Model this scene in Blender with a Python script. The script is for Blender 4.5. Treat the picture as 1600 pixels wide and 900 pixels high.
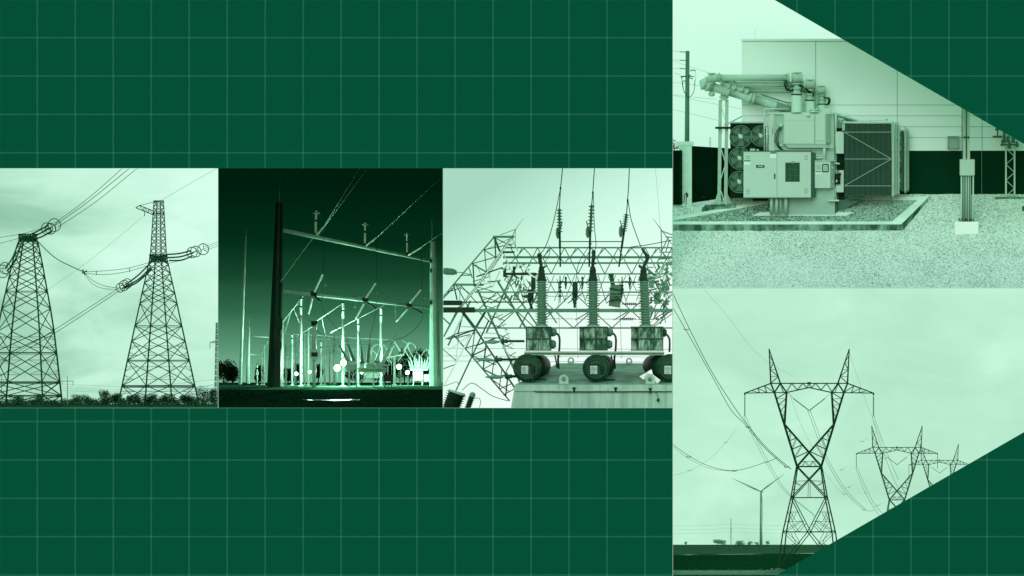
import bpy, math, random
from mathutils import Vector

# ------------------------------------------------------------------ camera, world, sun, exposure
scene = bpy.context.scene
for o in list(bpy.data.objects):
    bpy.data.objects.remove(o, do_unlink=True)
COL = scene.collection
cam_data = bpy.data.cameras.new("camera")
cam_data.type = 'ORTHO'                 # the picture is a flat display wall seen square on
cam_data.ortho_scale = 16.0
cam_data.clip_start = 0.1
cam_data.clip_end = 500
cam = bpy.data.objects.new("camera", cam_data)
cam.location = (0, -25, 0)
cam.rotation_euler = (math.radians(90), 0, 0)
COL.objects.link(cam)
scene.camera = cam

SUN_EL, SUN_AZ = 32.0, 190.0            # azimuth clockwise from +Y: the sun stands behind the viewer's left shoulder
world = bpy.data.worlds.new("World")
scene.world = world
world.use_nodes = True
wn = world.node_tree.nodes
wn.clear()
sky_node = wn.new('ShaderNodeTexSky')
sky_node.sky_type = 'NISHITA'
sky_node.sun_disc = False
sky_node.sun_elevation = math.radians(SUN_EL)
sky_node.sun_rotation = math.radians(SUN_AZ)
sky_node.dust_density = 1.0
bgn = wn.new('ShaderNodeBackground')
bgn.inputs['Strength'].default_value = 0.15
wo = wn.new('ShaderNodeOutputWorld')
world.node_tree.links.new(sky_node.outputs[0], bgn.inputs[0])
world.node_tree.links.new(bgn.outputs[0], wo.inputs[0])
sd = bpy.data.lights.new("sun", 'SUN')
sd.energy = 1.0
sd.angle = math.radians(50)
sd.color = (1.0, 0.99, 0.95)
sun = bpy.data.objects.new("sun", sd)
el, az = math.radians(SUN_EL), math.radians(SUN_AZ)
sdir = Vector((math.sin(az) * math.cos(el), math.cos(az) * math.cos(el), math.sin(el)))
sun.rotation_euler = sdir.to_track_quat('Z', 'Y').to_euler()
sun.location = (-3, -12, 12)
COL.objects.link(sun)
vs = scene.view_settings
vs.view_transform = 'Standard'
vs.look = 'None'
vs.exposure = 0.0
vs.gamma = 1.0
vs.use_curve_mapping = False

# ------------------------------------------------------------------ helpers
# Lengths are in centimetres on the display wall: x to the right, y down, d = depth behind the wall face.
BW = 1.0      # thickness factor of the thin lattice bars
XMIN, XMAX, ZMIN, ZMAX = -99, 99, -99, 99   # the inside of the opening being built, in metres
def clip(a, b, top, bottom):
    global XMIN, XMAX, ZMIN, ZMAX
    XMIN, XMAX, ZMIN, ZMAX = (a - 800) / 100, (b - 800) / 100, (450 - bottom) / 100, (450 - top) / 100
DS = 1.0      # how deep each opening is laid out
def W(x, y, d=0.0):
    return Vector(((x - 800) / 100.0, d * DS / 100.0, (450 - y) / 100.0))

def P3(p, d=None):
    if len(p) == 2:
        return (p[0], p[1], 0.0 if d is None else d)
    return p

class MB:
    def __init__(s):
        s.v = []; s.f = []; s.sm = []
    def add(s, vs_, fs_, smooth=False):
        b = len(s.v)
        s.v += [W(*p) for p in vs_]
        for i, f in enumerate(fs_):
            s.f.append(tuple(b + k for k in f))
            s.sm.append(smooth if not isinstance(smooth, list) else smooth[i])
        return s
    def addw(s, vs_, fs_, smooth=False):
        b = len(s.v)
        s.v += vs_
        for f in fs_:
            s.f.append(tuple(b + k for k in f)); s.sm.append(smooth)
        return s
    def tube(s, pts, r, n=6, caps=True):
        """swept tube through points (x,y,d); r a number or one per point"""
        P = [W(*P3(p)) for p in pts]
        R = [r / 100.0] * len(P) if not isinstance(r, (list, tuple)) else [q / 100.0 for q in r]
        b = len(s.v)
        last = None
        for i, p in enumerate(P):
            if i == 0: t = P[1] - P[0]
            elif i == len(P) - 1: t = P[-1] - P[-2]
            else: t = (P[i + 1] - P[i]).normalized() + (P[i] - P[i - 1]).normalized()
            if t.length < 1e-9: t = Vector((0, 0, 1))
            t.normalize()
            if last is None:
                up = Vector((0, 1, 0)) if abs(t.y) < 0.9 else Vector((0, 0, 1))
                u = t.cross(up).normalized()
            else:
                u = (last - t * last.dot(t))
                u = u.normalized() if u.length > 1e-6 else t.orthogonal().normalized()
            last = u
            w = t.cross(u)
            for k in range(n):
                a = 2 * math.pi * (k + 0.5) / n
                s.v.append(p + (u * math.cos(a) + w * math.sin(a)) * R[i])
        sm = n >= 7
        for i in range(len(P) - 1):
            for k in range(n):
                a = b + i * n + k; c = b + i * n + (k + 1) % n
                s.f.append((a, c, c + n, a + n)); s.sm.append(sm)
        if caps:
            s.f.append(tuple(b + k for k in reversed(range(n)))); s.sm.append(False)
            e = b + (len(P) - 1) * n
            s.f.append(tuple(e + k for k in range(n))); s.sm.append(False)
        return s
    def bar(s, p, q, r, r2=None, n=4):
        if n == 4: r *= BW
        return s.tube([p, q], [r, r if r2 is None else r2], n)
    def lathe(s, p, q, prof, n=12):
        """prof: list of (t along p->q, radius)"""
        p = P3(p); q = P3(q)
        P, Q = W(*p), W(*q)
        t = (Q - P).normalized()
        up = Vector((0, 1, 0)) if abs(t.y) < 0.9 else Vector((0, 0, 1))
        u = t.cross(up).normalized(); w = t.cross(u)
        b = len(s.v)
        for tt, r in prof:
            c = P.lerp(Q, tt)
            for k in range(n):
                a = 2 * math.pi * k / n
                s.v.append(c + (u * math.cos(a) + w * math.sin(a)) * (r / 100.0))
        for i in range(len(prof) - 1):
            for k in range(n):
                a = b + i * n + k; c = b + i * n + (k + 1) % n
                s.f.append((a, c, c + n, a + n)); s.sm.append(abs(prof[i][0] - prof[i + 1][0]) > 1e-6 and n > 7)
        s.f.append(tuple(b + k for k in reversed(range(n)))); s.sm.append(False)
        e = b + (len(prof) - 1) * n
        s.f.append(tuple(e + k for k in range(n))); s.sm.append(False)
        return s
    def box(s, x0, x1, y0, y1, d0, d1, bv=0.0):
        if bv <= 0:
            vs_ = [(x, y, d) for d in (d0, d1) for y in (y0, y1) for x in (x0, x1)]
            return s.add(vs_, [(0, 2, 3, 1), (4, 5, 7, 6), (0, 1, 5, 4), (2, 6, 7, 3), (0, 4, 6, 2), (1, 3, 7, 5)])
        b = bv
        o = [(x0 + b, y0), (x1 - b, y0), (x1, y0 + b), (x1, y1 - b), (x1 - b, y1), (x0 + b, y1), (x0, y1 - b), (x0, y0 + b)]
        inn = [(x0 + b, y0 + b), (x1 - b, y0 + b), (x1 - b, y0 + b), (x1 - b, y1 - b), (x1 - b, y1 - b), (x0 + b, y1 - b), (x0 + b, y1 - b), (x0 + b, y0 + b)]
        vs_ = [(x, y, d0) for x, y in inn] + [(x, y, d0 + b) for x, y in o] + [(x, y, d1) for x, y in o]
        fs_ = [(7, 5, 3, 1), tuple(range(16, 24))]
        for k in range(8):
            j = (k + 1) % 8
            fs_.append((k, j, 8 + j, 8 + k)); fs_.append((8 + k, 8 + j, 16 + j, 16 + k))
        return s.add(vs_, fs_)
    def prism(s, pts, d0, d1, pts2=None):
        n = len(pts); p2 = pts2 or pts
        vs_ = [(x, y, d0) for x, y in pts] + [(x, y, d1) for x, y in p2]
        fs_ = [tuple(range(n)), tuple(reversed(range(n, 2 * n)))]
        for k in range(n):
            j = (k + 1) % n
            fs_.append((k, k + n, j + n, j))
        return s.add(vs_, fs_)
    def quad(s, a, b, c, e):
        return s.add([a, b, c, e], [(0, 1, 2, 3)])
    def ring(s, c, R, r, nrm=(0, 1, 0), N=24, n=6):
        """torus; nrm in world axes"""
        C_ = W(*P3(c)); nv = Vector(nrm).normalized()
        u = nv.orthogonal().normalized(); w = nv.cross(u)
        R /= 100.0; r /= 100.0
        b = len(s.v)
        for i in range(N):
            a = 2 * math.pi * i / N
            dr = u * math.cos(a) + w * math.sin(a)
            for k in range(n):
                e = 2 * math.pi * k / n
                s.v.append(C_ + dr * (R + r * math.cos(e)) + nv * (r * math.sin(e)))
        for i in range(N):
            for k in range(n):
                a = b + i * n + k; c2 = b + i * n + (k + 1) % n
                d = b + ((i + 1) % N) * n + k; e2 = b + ((i + 1) % N) * n + (k + 1) % n
                s.f.append((a, d, e2, c2)); s.sm.append(True)
        return s
    def ball(s, c, r, sx=1, sy=1, sd_=1, n=12, m=8):
        C_ = P3(c)
        vs_ = []
        for i in range(m + 1):
            th = math.pi * i / m
            for k in range(n):
                ph = 2 * math.pi * k / n
                vs_.append((C_[0] + r * sx * math.sin(th) * math.cos(ph), C_[1] - r * sy * math.cos(th), C_[2] + r * sd_ * math.sin(th) * math.sin(ph)))
        fs_ = []
        for i in range(m):
            for k in range(n):
                fs_.append((i * n + k, i * n + (k + 1) % n, (i + 1) * n + (k + 1) % n, (i + 1) * n + k))
        return s.add(vs_, fs_, True)
    def sheds(s, p, q, core, shed, count, n=14):
        """ribbed porcelain column"""
        prof = [(0, core)]
        for i in range(count):
            a = (i + 0.25) / count; b_ = (i + 0.5) / count; c = (i + 0.75) / count
            prof += [(a, core), (b_, shed), (min(b_ + 0.08 / count, 1), shed), (c, core)]
        prof += [(1, core)]
        return s.lathe(p, q, prof, n)
    def build(s, name, m, parent=None, label=None):
        me = bpy.data.meshes.new(name)
        org = Vector(parent_origin(parent)) if parent is not None else Vector((0, 0, 0))
        me.from_pydata([tuple(Vector((min(max(v.x, XMIN), XMAX), v.y, min(max(v.z, ZMIN), ZMAX))) - org) for v in s.v], [], s.f)
        me.polygons.foreach_set('use_smooth', s.sm)
        me.validate(); me.update()
        fix_normals(me)
        me.materials.append(m)
        o = bpy.data.objects.new(name, me)
        COL.objects.link(o)
        if parent is not None:
            o.parent = parent
        if label: o['label'] = label
        return o

def fix_normals(me):
    import bmesh
    bm = bmesh.new(); bm.from_mesh(me)
    bmesh.ops.recalc_face_normals(bm, faces=bm.faces)
    bm.to_mesh(me); bm.free()

def parent_origin(o):
    v = Vector((0, 0, 0))
    while o is not None:
        v += o.location; o = o.parent
    return v

def thing(name, label, cat, base, group=None):
    o = bpy.data.objects.new(name, None)
    o.empty_display_size = 0.1
    o.location = W(*P3(base))
    COL.objects.link(o)
    o['label'] = label; o['category'] = cat
    if group: o['group'] = group
    return o

def solo(name, mb, m, label=None, cat=None, group=None, kind=None):
    """a thing that is a single mesh, its origin at its base"""
    xs = [v.x for v in mb.v]; ys = [v.y for v in mb.v]; zs = [v.z for v in mb.v]
    org = Vector(((min(xs) + max(xs)) / 2, (min(ys) + max(ys)) / 2, min(zs)))
    e = bpy.data.objects.new('tmp', None); e.location = org
    o = mb.build(name, m, e)
    o.parent = None; o.location = org
    bpy.data.objects.remove(e)
    if label: o['label'] = label
    if cat: o['category'] = cat
    if group: o['group'] = group
    if kind: o['kind'] = kind
    return o

def struct(name, mb, m, label=None, kind='structure'):
    o = solo(name, mb, m, label, None, None, kind)
    return o

def dup(root, dx=0, dy=0, dd=0, label=None, scale=None, mat=None):
    r = root.copy(); COL.objects.link(r)
    r.location = root.location + Vector((dx / 100.0, dd / 100.0, -dy / 100.0))
    if scale: r.scale = scale if isinstance(scale, tuple) else (scale,) * 3
    if label: r['label'] = label
    for ch in root.children:
        c = ch.copy(); COL.objects.link(c); c.parent = r
        if mat: c.data = c.data.copy(); c.data.materials[0] = mat
        for g in ch.children:
            h = g.copy(); COL.objects.link(h); h.parent = c
            if mat: h.data = h.data.copy(); h.data.materials[0] = mat
    return r

def lin(c):
    out = []
    for v in c:
        v = v / 255.0
        out.append(v / 12.92 if v <= 0.04045 else ((v + 0.055) / 1.055) ** 2.4)
    return tuple(out)

def setin(bs, names, val):
    for nme in names:
        if nme in bs.inputs:
            bs.inputs[nme].default_value = val; return

def mat(name, rgb, rough=0.6, metal=0.0, var=0.12, vscale=3.0, spec=0.12, bump=0.0, bscale=30, stretch=(1, 1, 1), rgb2=None, contrast=None, gain=1.0):
    """painted, galvanised, porcelain... a base colour broken up by noise"""
    m = bpy.data.materials.new(name); m.use_nodes = True
    nt = m.node_tree; bs = nt.nodes['Principled BSDF']
    bs.inputs['Roughness'].default_value = rough
    bs.inputs['Metallic'].default_value = metal
    setin(bs, ['Specular IOR Level', 'Specular'], spec)
    c = [x * gain for x in lin(rgb)]
    c2 = lin(rgb2) if rgb2 else None
    tc = nt.nodes.new('ShaderNodeTexCoord'); mp = nt.nodes.new('ShaderNodeMapping')
    mp.inputs['Scale'].default_value = stretch
    nt.links.new(tc.outputs['Object'], mp.inputs[0])
    nz = nt.nodes.new('ShaderNodeTexNoise')
    nz.inputs['Scale'].default_value = vscale; nz.inputs['Detail'].default_value = 8; nz.inputs['Roughness'].default_value = 0.65
    nt.links.new(mp.outputs[0], nz.inputs['Vector'])
    rp = nt.nodes.new('ShaderNodeValToRGB')
    lo, hi = contrast or (0.3, 0.7)
    rp.color_ramp.elements[0].position = lo; rp.color_ramp.elements[1].position = hi
    a = tuple(max(0, x * (1 - var)) for x in c); b = tuple(min(1, x * (1 + var)) for x in c)
    if c2: a, b = c2, tuple(c)
    rp.color_ramp.elements[0].color = (*a, 1); rp.color_ramp.elements[1].color = (*b, 1)
    nt.links.new(nz.outputs['Fac'], rp.inputs[0]); nt.links.new(rp.outputs[0], bs.inputs['Base Color'])
    if bump > 0:
        nb = nt.nodes.new('ShaderNodeTexNoise'); nb.inputs['Scale'].default_value = bscale; nb.inputs['Detail'].default_value = 4
        nt.links.new(tc.outputs['Object'], nb.inputs['Vector'])
        bp = nt.nodes.new('ShaderNodeBump'); bp.inputs['Strength'].default_value = bump; bp.inputs['Distance'].default_value = 0.02
        nt.links.new(nb.outputs['Fac'], bp.inputs['Height']); nt.links.new(bp.outputs[0], bs.inputs['Normal'])
    return m

def emis(name, rgb, strength):
    m = bpy.data.materials.new(name); m.use_nodes = True
    nt = m.node_tree; nt.nodes.clear()
    e = nt.nodes.new('ShaderNodeEmission'); o = nt.nodes.new('ShaderNodeOutputMaterial')
    e.inputs[0].default_value = (*lin(rgb), 1); e.inputs[1].default_value = strength
    nt.links.new(e.outputs[0], o.inputs[0])
    return m

def sky_mat(name, cols, gx, gy, g0, cloud=0.35, scale=(0.5, 0.5, 1.4), nscale=1.1, seed=0.0):
    """glowing sky: a colour ramp driven by height/side plus drifting cloud noise
    cols: [(pos, rgb)], factor = g0 + gx*X + gz*Z + cloud*(noise-.5)"""
    m = bpy.data.materials.new(name); m.use_nodes = True
    nt = m.node_tree; nt.nodes.clear(); N = nt.nodes.new; L = nt.links.new
    geo = N('ShaderNodeNewGeometry'); sep = N('ShaderNodeSeparateXYZ'); L(geo.outputs['Position'], sep.inputs[0])
    mp = N('ShaderNodeMapping'); mp.inputs['Scale'].default_value = scale; mp.inputs['Location'].default_value = (seed, seed * .7, seed * .3)
    L(geo.outputs['Position'], mp.inputs[0])
    nz = N('ShaderNodeTexNoise'); nz.inputs['Scale'].default_value = nscale; nz.inputs['Detail'].default_value = 7
    nz.inputs['Roughness'].default_value = 0.55; nz.inputs['Distortion'].default_value = 0.4
    L(mp.outputs[0], nz.inputs['Vector'])
    def mth(op, a, b):
        n = N('ShaderNodeMath'); n.operation = op
        for i, v in enumerate((a, b)):
            if isinstance(v, (int, float)): n.inputs[i].default_value = v
            else: L(v, n.inputs[i])
        return n.outputs[0]
    f = mth('ADD', mth('MULTIPLY', sep.outputs[0], gx), mth('MULTIPLY', sep.outputs[2], gy))
    f = mth('ADD', f, g0)
    f = mth('ADD', f, mth('MULTIPLY', mth('SUBTRACT', nz.outputs['Fac'], 0.5), cloud))
    rp = N('ShaderNodeValToRGB'); cr = rp.color_ramp
    while len(cr.elements) < len(cols): cr.elements.new(0.5)
    for e, (p, c) in zip(cr.elements, cols):
        e.position = p; e.color = (*lin(c), 1)
    L(f, rp.inputs[0])
    em = N('ShaderNodeEmission'); out = N('ShaderNodeOutputMaterial')
    L(rp.outputs[0], em.inputs[0]); L(em.outputs[0], out.inputs[0])
    return m

def sky_shell(x0, x1, y0, y1, depth, m):
    global XMIN, XMAX, ZMIN, ZMAX
    mb = MB(); e = 0.3; f = 0.5
    XMIN, XMAX, ZMIN, ZMAX = -99, 99, -99, 99
    a = (x0 + e, x1 - e)
    mb.quad((a[0], y0, f), (a[0], y1, f), (a[0], y1, depth), (a[0], y0, depth))
    mb.quad((a[1], y0, f), (a[1], y0, depth), (a[1], y1, depth), (a[1], y1, f))
    mb.quad((a[0], y0, f), (a[0], y0, depth), (a[1], y0, depth), (a[1], y0, f))
    mb.quad((a[0], y0, depth), (a[0], y1, depth), (a[1], y1, depth), (a[1], y0, depth))
    o = struct('sky', mb, m)
    clip(x0 + .5, x1 - .5, y0 + .3, y1 - .2)
    return o

def leaves(mb, rnd, cx, cy, cd, rx, ry, rd, n, size, lumps=7):
    """crown of many small leaf-clump faces gathered round a few lobes"""
    lob = [(cx + rnd.uniform(-.6, .6) * rx, cy + rnd.uniform(-.6, .5) * ry, cd + rnd.uniform(-.5, .5) * rd, rnd.uniform(.35, .6)) for _ in range(lumps)]
    for _ in range(n):
        l = rnd.choice(lob)
        while True:
            u = [rnd.uniform(-1, 1) for _ in range(3)]
            if sum(t * t for t in u) < 1: break
        p = Vector((l[0] + u[0] * rx * l[3], l[1] + u[1] * ry * l[3], l[2] + u[2] * rd * l[3]))
        s_ = size * rnd.uniform(.5, 1.3)
        a = Vector([rnd.gauss(0, 1) for _ in range(3)]).normalized() * s_
        b = Vector([rnd.gauss(0, 1) for _ in range(3)]).normalized() * s_
        mb.add([tuple(p - a), tuple(p + b), tuple(p + a), tuple(p - b * .6)], [(0, 1, 2, 3)])

def lerp(a, b, t): return tuple(x + (y - x) * t for x, y in zip(a, b))

def curve(pts, n=8):
    """smooth path through points (Catmull-Rom)"""
    pts = [P3(p) for p in pts]
    out = []
    q = [pts[0]] + pts + [pts[-1]]
    for i in range(1, len(q) - 2):
        p0, p1, p2, p3 = q[i - 1], q[i], q[i + 1], q[i + 2]
        for k in range(n):
            t = k / n
            out.append(tuple(0.5 * (2 * b + (c - a) * t + (2 * a - 5 * b + 4 * c - d) * t * t + (-a + 3 * b - 3 * c + d) * t ** 3) for a, b, c, d in zip(p0, p1, p2, p3)))
    out.append(pts[-1])
    return out

def wire(name, pts, r, m, label, cat='cable', group=None, n=8, smooth=True):
    mb = MB(); mb.tube(curve(pts, n) if smooth and len(pts) > 2 else [P3(p) for p in pts], r, 8)
    return solo(name, mb, m, label, cat, group)

# ------------------------------------------------------------------ the display wall
def wall_material():
    m = bpy.data.materials.new('green wall with ruled lines'); m.use_nodes = True
    nt = m.node_tree; N = nt.nodes.new; L = nt.links.new; bs = nt.nodes['Principled BSDF']
    bs.inputs['Roughness'].default_value = 0.9; setin(bs, ['Specular IOR Level', 'Specular'], 0.0)
    geo = N('ShaderNodeNewGeometry'); sep = N('ShaderNodeSeparateXYZ'); L(geo.outputs['Position'], sep.inputs[0])
    def mth(op, a, b):
        n = N('ShaderNodeMath'); n.operation = op
        for i, v in enumerate((a, b)):
            if isinstance(v, (int, float)): n.inputs[i].default_value = v
            else: L(v, n.inputs[i])
        return n.outputs[0]
    def line(co, off, step, hw):
        p = mth('PINGPONG', mth('SUBTRACT', co, off), step / 2)
        return mth('LESS_THAN', p, hw)
    a = line(sep.outputs[0], (58.2 - 800) / 100, .5936, .0118)
    b = line(sep.outputs[2], (450 - 58.8) / 100, .5998, .0118)
    f = mth('MULTIPLY', mth('ADD', a, b), 0.5)
    rp = N('ShaderNodeValToRGB'); cr = rp.color_ramp; cr.elements.new(0.5)
    for e, p, c in zip(cr.elements, (0, .5, 1), WALLC): e.position = p; e.color = (*c, 1)
    L(f, rp.inputs[0]); L(rp.outputs[0], bs.inputs['Base Color'])
    return m

WG = (1.15, 1.22, 1.15)
WALLC = [tuple(a * b for a, b in zip(lin(c), WG)) for c in ((5, 78, 55), (32, 96, 74), (50, 111, 90))]
mb = MB()
TH = 8
mb.prism([(-800, -600), (1051, -600), (1051, 263), (-800, 263)], -TH, 0)
mb.prism([(-800, 263), (-300, 263), (-300, 637.5), (-800, 637.5)], -TH, 0)
mb.prism([(-800, 637.5), (1051, 637.5), (1051, 1500), (-800, 1500)], -TH, 0)
mb.prism([(1051, -600), (2400, -600), (2400, 450), (1990, 450), (1051, -92)], -TH, 0)
mb.prism([(1051, 992), (1990, 450), (2400, 450), (2400, 1500), (1051, 1500)], -TH, 0)
board = thing('grid_wall', 'flat dark green wall ruled with a pale square grid, framing the five picture openings', 'wall', (0, 637.5, 0))
wm = wall_material()
mb.build('panel', wm, board)
BOUNCE = mat('pale bounce lining', (215, 245, 230), 0.9, 0, 0.02, 1, 0.0)
m_ = MB(); m_.prism([(1054, -598), (2398, -598), (2398, 449), (1991, 449), (1054, -92.5)], .3, 1.2); m_.prism([(1054, 993), (1991, 451), (2398, 451), (2398, 1498), (1054, 1498)], .3, 1.2); m_.build('hidden_bounce_lining', BOUNCE, board)  # unseen pale sheets added behind the wall to bounce light into the right openings
for (a, b, c, e) in ((340.8, 341.2, 263, 637.5), (691.8, 692.2, 263, 637.5), (1050.8, 1051.2, 263, 637.5), (1051.2, 1990, 449.8, 450.2)):
    m_ = MB(); m_.box(a, b, c, e, -2, 0.5); m_.build('mullion', wm, board)
# ================================================================== opening 1: two strain towers under a cloudy sky
R = random.Random(11); BW = 1.6
SKY1 = sky_mat('cloudy sky', [(0, (128, 186, 155)), (.35, (156, 208, 180)), (.65, (192, 241, 215)), (1, (214, 255, 234))], 0.15, 0.09, 1.58, 1.45, (0.5, 0.5, 1.15), 0.85, 3.1)
sky_shell(-300, 341, 263, 637.5, 460, SKY1)
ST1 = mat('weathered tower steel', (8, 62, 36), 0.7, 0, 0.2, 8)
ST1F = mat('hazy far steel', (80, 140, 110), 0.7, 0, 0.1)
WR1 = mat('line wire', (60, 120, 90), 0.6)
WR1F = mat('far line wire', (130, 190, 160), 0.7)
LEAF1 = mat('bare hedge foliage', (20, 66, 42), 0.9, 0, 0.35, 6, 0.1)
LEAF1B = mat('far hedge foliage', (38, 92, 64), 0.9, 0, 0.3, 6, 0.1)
BARK = mat('bark', (22, 60, 40), 0.9)
GR1 = mat('meadow', (30, 76, 50), 0.95, 0, 0.5, 14, 0.0)
mb = MB()
mb.quad((-300, 637.3, 1), (341, 637.3, 1), (341, 631.5, 460), (-300, 631.5, 460))
struct('ground', mb, GR1)

def lattice_tower(root, cx, cd, levels, phi, m, leg_r, br, belts=(), sub=(), name='tower_body', drift=0.0):
    """levels: (y, half diagonal, centre x) from the top down; each of the four faces is cross braced"""
    mb = MB()
    def cor(l, k):
        a = math.radians(phi + 90 * k)
        return (l[2] + l[1] * math.cos(a), l[0], cd + l[1] * math.sin(a))
    for k in range(4):
        for i in range(len(levels) - 1):
            mb.bar(cor(levels[i], k), cor(levels[i + 1], k), leg_r * (0.75 + 0.35 * i / len(levels)))
    for i in range(len(levels) - 1):
        for k in range(4):
            A, B = cor(levels[i], k), cor(levels[i], (k + 1) % 4)
            C_, D = cor(levels[i + 1], k), cor(levels[i + 1], (k + 1) % 4)
            mb.bar(A, D, br); mb.bar(B, C_, br)
            if i in sub:
                X = lerp(lerp(A, D, .5), lerp(B, C_, .5), .5)
                for (leg0, leg1, dg0, dg1) in ((A, C_, A, X), (A, C_, X, C_), (B, D, B, X), (B, D, X, D)):
                    up = dg0 is leg0
                    for t in (.5,):
                        q = lerp(dg0, dg1, t)
                        s_ = t * .5 if up else .5 + t * .5
                        p = lerp(leg0, leg1, s_ + (.0 if up else .0))
                        mb.bar(q, p, br * .5)
                    mb.bar(lerp(dg0, dg1, .5), lerp(leg0, leg1, .42 if up else .58), br * .45)
    for (i, th) in belts:
        for k in range(4):
            A, B = cor(levels[i], k), cor(levels[i], (k + 1) % 4)
            mb.bar(A, B, th)
            if i > 3:
                A2 = (A[0], A[1] + 2.2, A[2]); B2 = (B[0], B[1] + 2.2, B[2])
                mb.bar(A2, B2, th * .55)
        mb.bar(cor(levels[i], 0), cor(levels[i], 2), th * .5)
        mb.bar(cor(levels[i], 1), cor(levels[i], 3), th * .5)
    return mb.build(name, m, root), cor

def platform(root, cx, y0, y1, cd, r, m):
    mb = MB()
    for k in range(4):
        a = math.radians(18 + 90 * k); b = math.radians(18 + 90 * (k + 1))
        for y in (y0, (y0 + y1) / 2, y1):
            mb.bar((cx + r * math.cos(a), y, cd + r * math.sin(a)), (cx + r * math.cos(b), y, cd + r * math.sin(b)), 0.85)
        for t in (0, .25, .5, .75):
            p = lerp((cx + r * math.cos(a), y0, cd + r * math.sin(a)), (cx + r * math.cos(b), y0, cd + r * math.sin(b)), t)
            q = lerp((cx + r * math.cos(a), y1, cd + r * math.sin(a)), (cx + r * math.cos(b), y1, cd + r * math.sin(b)), t + .25)
            mb.bar(p, q, 0.6); mb.bar((p[0], p[1], p[2]), (p[0], y1, p[2]), 0.5)
        mb.bar((cx + r * math.cos(a), y0, cd + r * math.sin(a)), (cx - r * math.cos(a), y1, cd - r * math.sin(a)), 0.9)
    mb.box(cx - r * .55, cx + r * .55, y0 + 3, y1 - 3, cd - 4, cd + 4)
    return mb.build('platform', m, root)

# right tower
t = thing('strain_tower', 'tall lattice strain tower with a slim upper mast and short arm at top left', 'pylon', (247.5, 637, 190), 'lattice strain towers under the cloudy sky')
lv = [(402, 13.5, 247.5), (413, 16.3, 247.5), (427, 19.5, 247.5), (442, 23, 247.5), (458, 27, 247.5), (474, 30.5, 247.5), (509, 38.5, 247.5), (533, 44, 247.5), (563, 51, 247.5), (603, 60, 247.6), (637, 68, 247.6)]
lattice_tower(t, 247.5, 190, lv, 18.5, ST1, 1.05, 0.55, belts=((6, .5), (8, .7), (9, 1.05)), sub=(7, 8, 9))
lvu = [(314, 8, 248)] + [(314 + 88 * (i / 9), 8 + 5.3 * i / 9, 248 - .5 * i / 9) for i in range(1, 10)]
lattice_tower(t, 247.5, 190, lvu, 18.5, ST1, 0.75, 0.4, belts=((0, .8), (2, .7)), name='upper_mast')
platform(t, 247.5, 398, 409, 190, 14.5, ST1)
mb = MB()
for dd in (184, 196):
    tip = (212.3, 324.6, 190); e = (218, 321, dd)
    mb.bar(tip, e, .55); mb.bar(e, (246, 314.5, dd), .35); mb.bar(tip, (240, 336, dd), .6); mb.bar(e, (240.5, 330, dd), .6)
    mb.bar((218, 321, dd), (224, 329.5, dd), .4); mb.bar((225, 323.5, dd), (224, 329.5, dd), .4); mb.bar((225, 323.5, dd), (232, 333, dd), .4)
    mb.bar((232, 326.5, dd), (232, 333, dd), .4); mb.bar((232, 326.5, dd), (240, 336, dd), .4)
mb.bar((218, 321, 184), (218, 321, 196), .5)
mb.build('crossarm', ST1, t)
mb = MB(); mb.bar((226, 328, 190), (226, 338, 190), .5); mb.build('hanger', ST1, t)
# left tower
t = thing('strain_tower', 'broader lattice strain tower cut off by the left edge, capped by a heavy platform', 'pylon', (38, 637, 120), 'lattice strain towers under the cloudy sky')
lv = [(372, 14.5, 44), (383, 18.5, 43.6), (398, 22.5, 43), (415, 27, 42.5), (433, 31, 42), (455, 36, 41.5), (482, 42.3, 40.8), (518, 49.5, 40), (551, 54.5, 39.4), (597, 61, 38.7), (618, 64, 38.3), (637, 66.6, 38)]
lattice_tower(t, 43, 120, lv, 26, ST1, 1.2, 0.6, belts=((5, .55), (8, .75), (9, 1.05), (10, .9)), sub=(7, 8))
platform(t, 43.5, 366, 377, 120, 15, ST1)

# insulator strings with corona rings
def strings(label, lines, rings, d, nrm):
    t = thing('insulator_string', label, 'insulator', (*lines[0][0], d), 'insulator strings with round corona rings')
    for k, (p, mid, q) in enumerate(lines):
        mb = MB(); c = curve([(*p, d - 6 + 6 * k), (*mid, d - 6 + 6 * k), (*q, d - 6 + 6 * k)], 18)
        mb.tube(c, [1.5 if i % 2 else 1.0 for i in range(len(c))], 7)
        mb.build('string', ST1, t)
    for k, (c, r) in enumerate(rings):
        mb = MB(); mb.ring((*c, d - 8 + 6 * k), r, .65, nrm)
        a = R.uniform(0, 6)
        for j in range(3):
            g = a + j * 2.1
            mb.bar((*c, d - 8 + 6 * k), (c[0] + r * math.cos(g), c[1] + r * math.sin(g), d - 8 + 6 * k), .35)
        mb.build('corona_ring', ST1, t)
strings('insulator strings rising right from the left tower to a cluster of rings', [((48, 366), (60, 360.5), (76, 351)), ((50, 370), (62, 365), (80, 355)), ((54, 374), (68, 368.5), (82, 360))], [((73.3, 357), 9), ((79, 357.5), 8.5), ((85, 351.6), 10)], 100, (.2, 1, .1))
strings('insulator strings dropping to the lower left from the left tower', [((29, 378), (20, 402), (8, 420)), ((33, 381), (25, 404), (11, 424))], [((4, 424), 10), ((8, 419), 9)], 80, (.35, 1, .1))
strings('insulator strings dropping left from the waist of the right tower', [((235, 411), (216, 430), (196, 445)), ((236, 417), (217, 436), (193, 449)), ((237, 421), (213, 442), (190, 451))], [((199, 443), 7.5), ((194, 446), 8), ((188, 449.5), 7)], 170, (.3, 1, 0))
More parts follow.
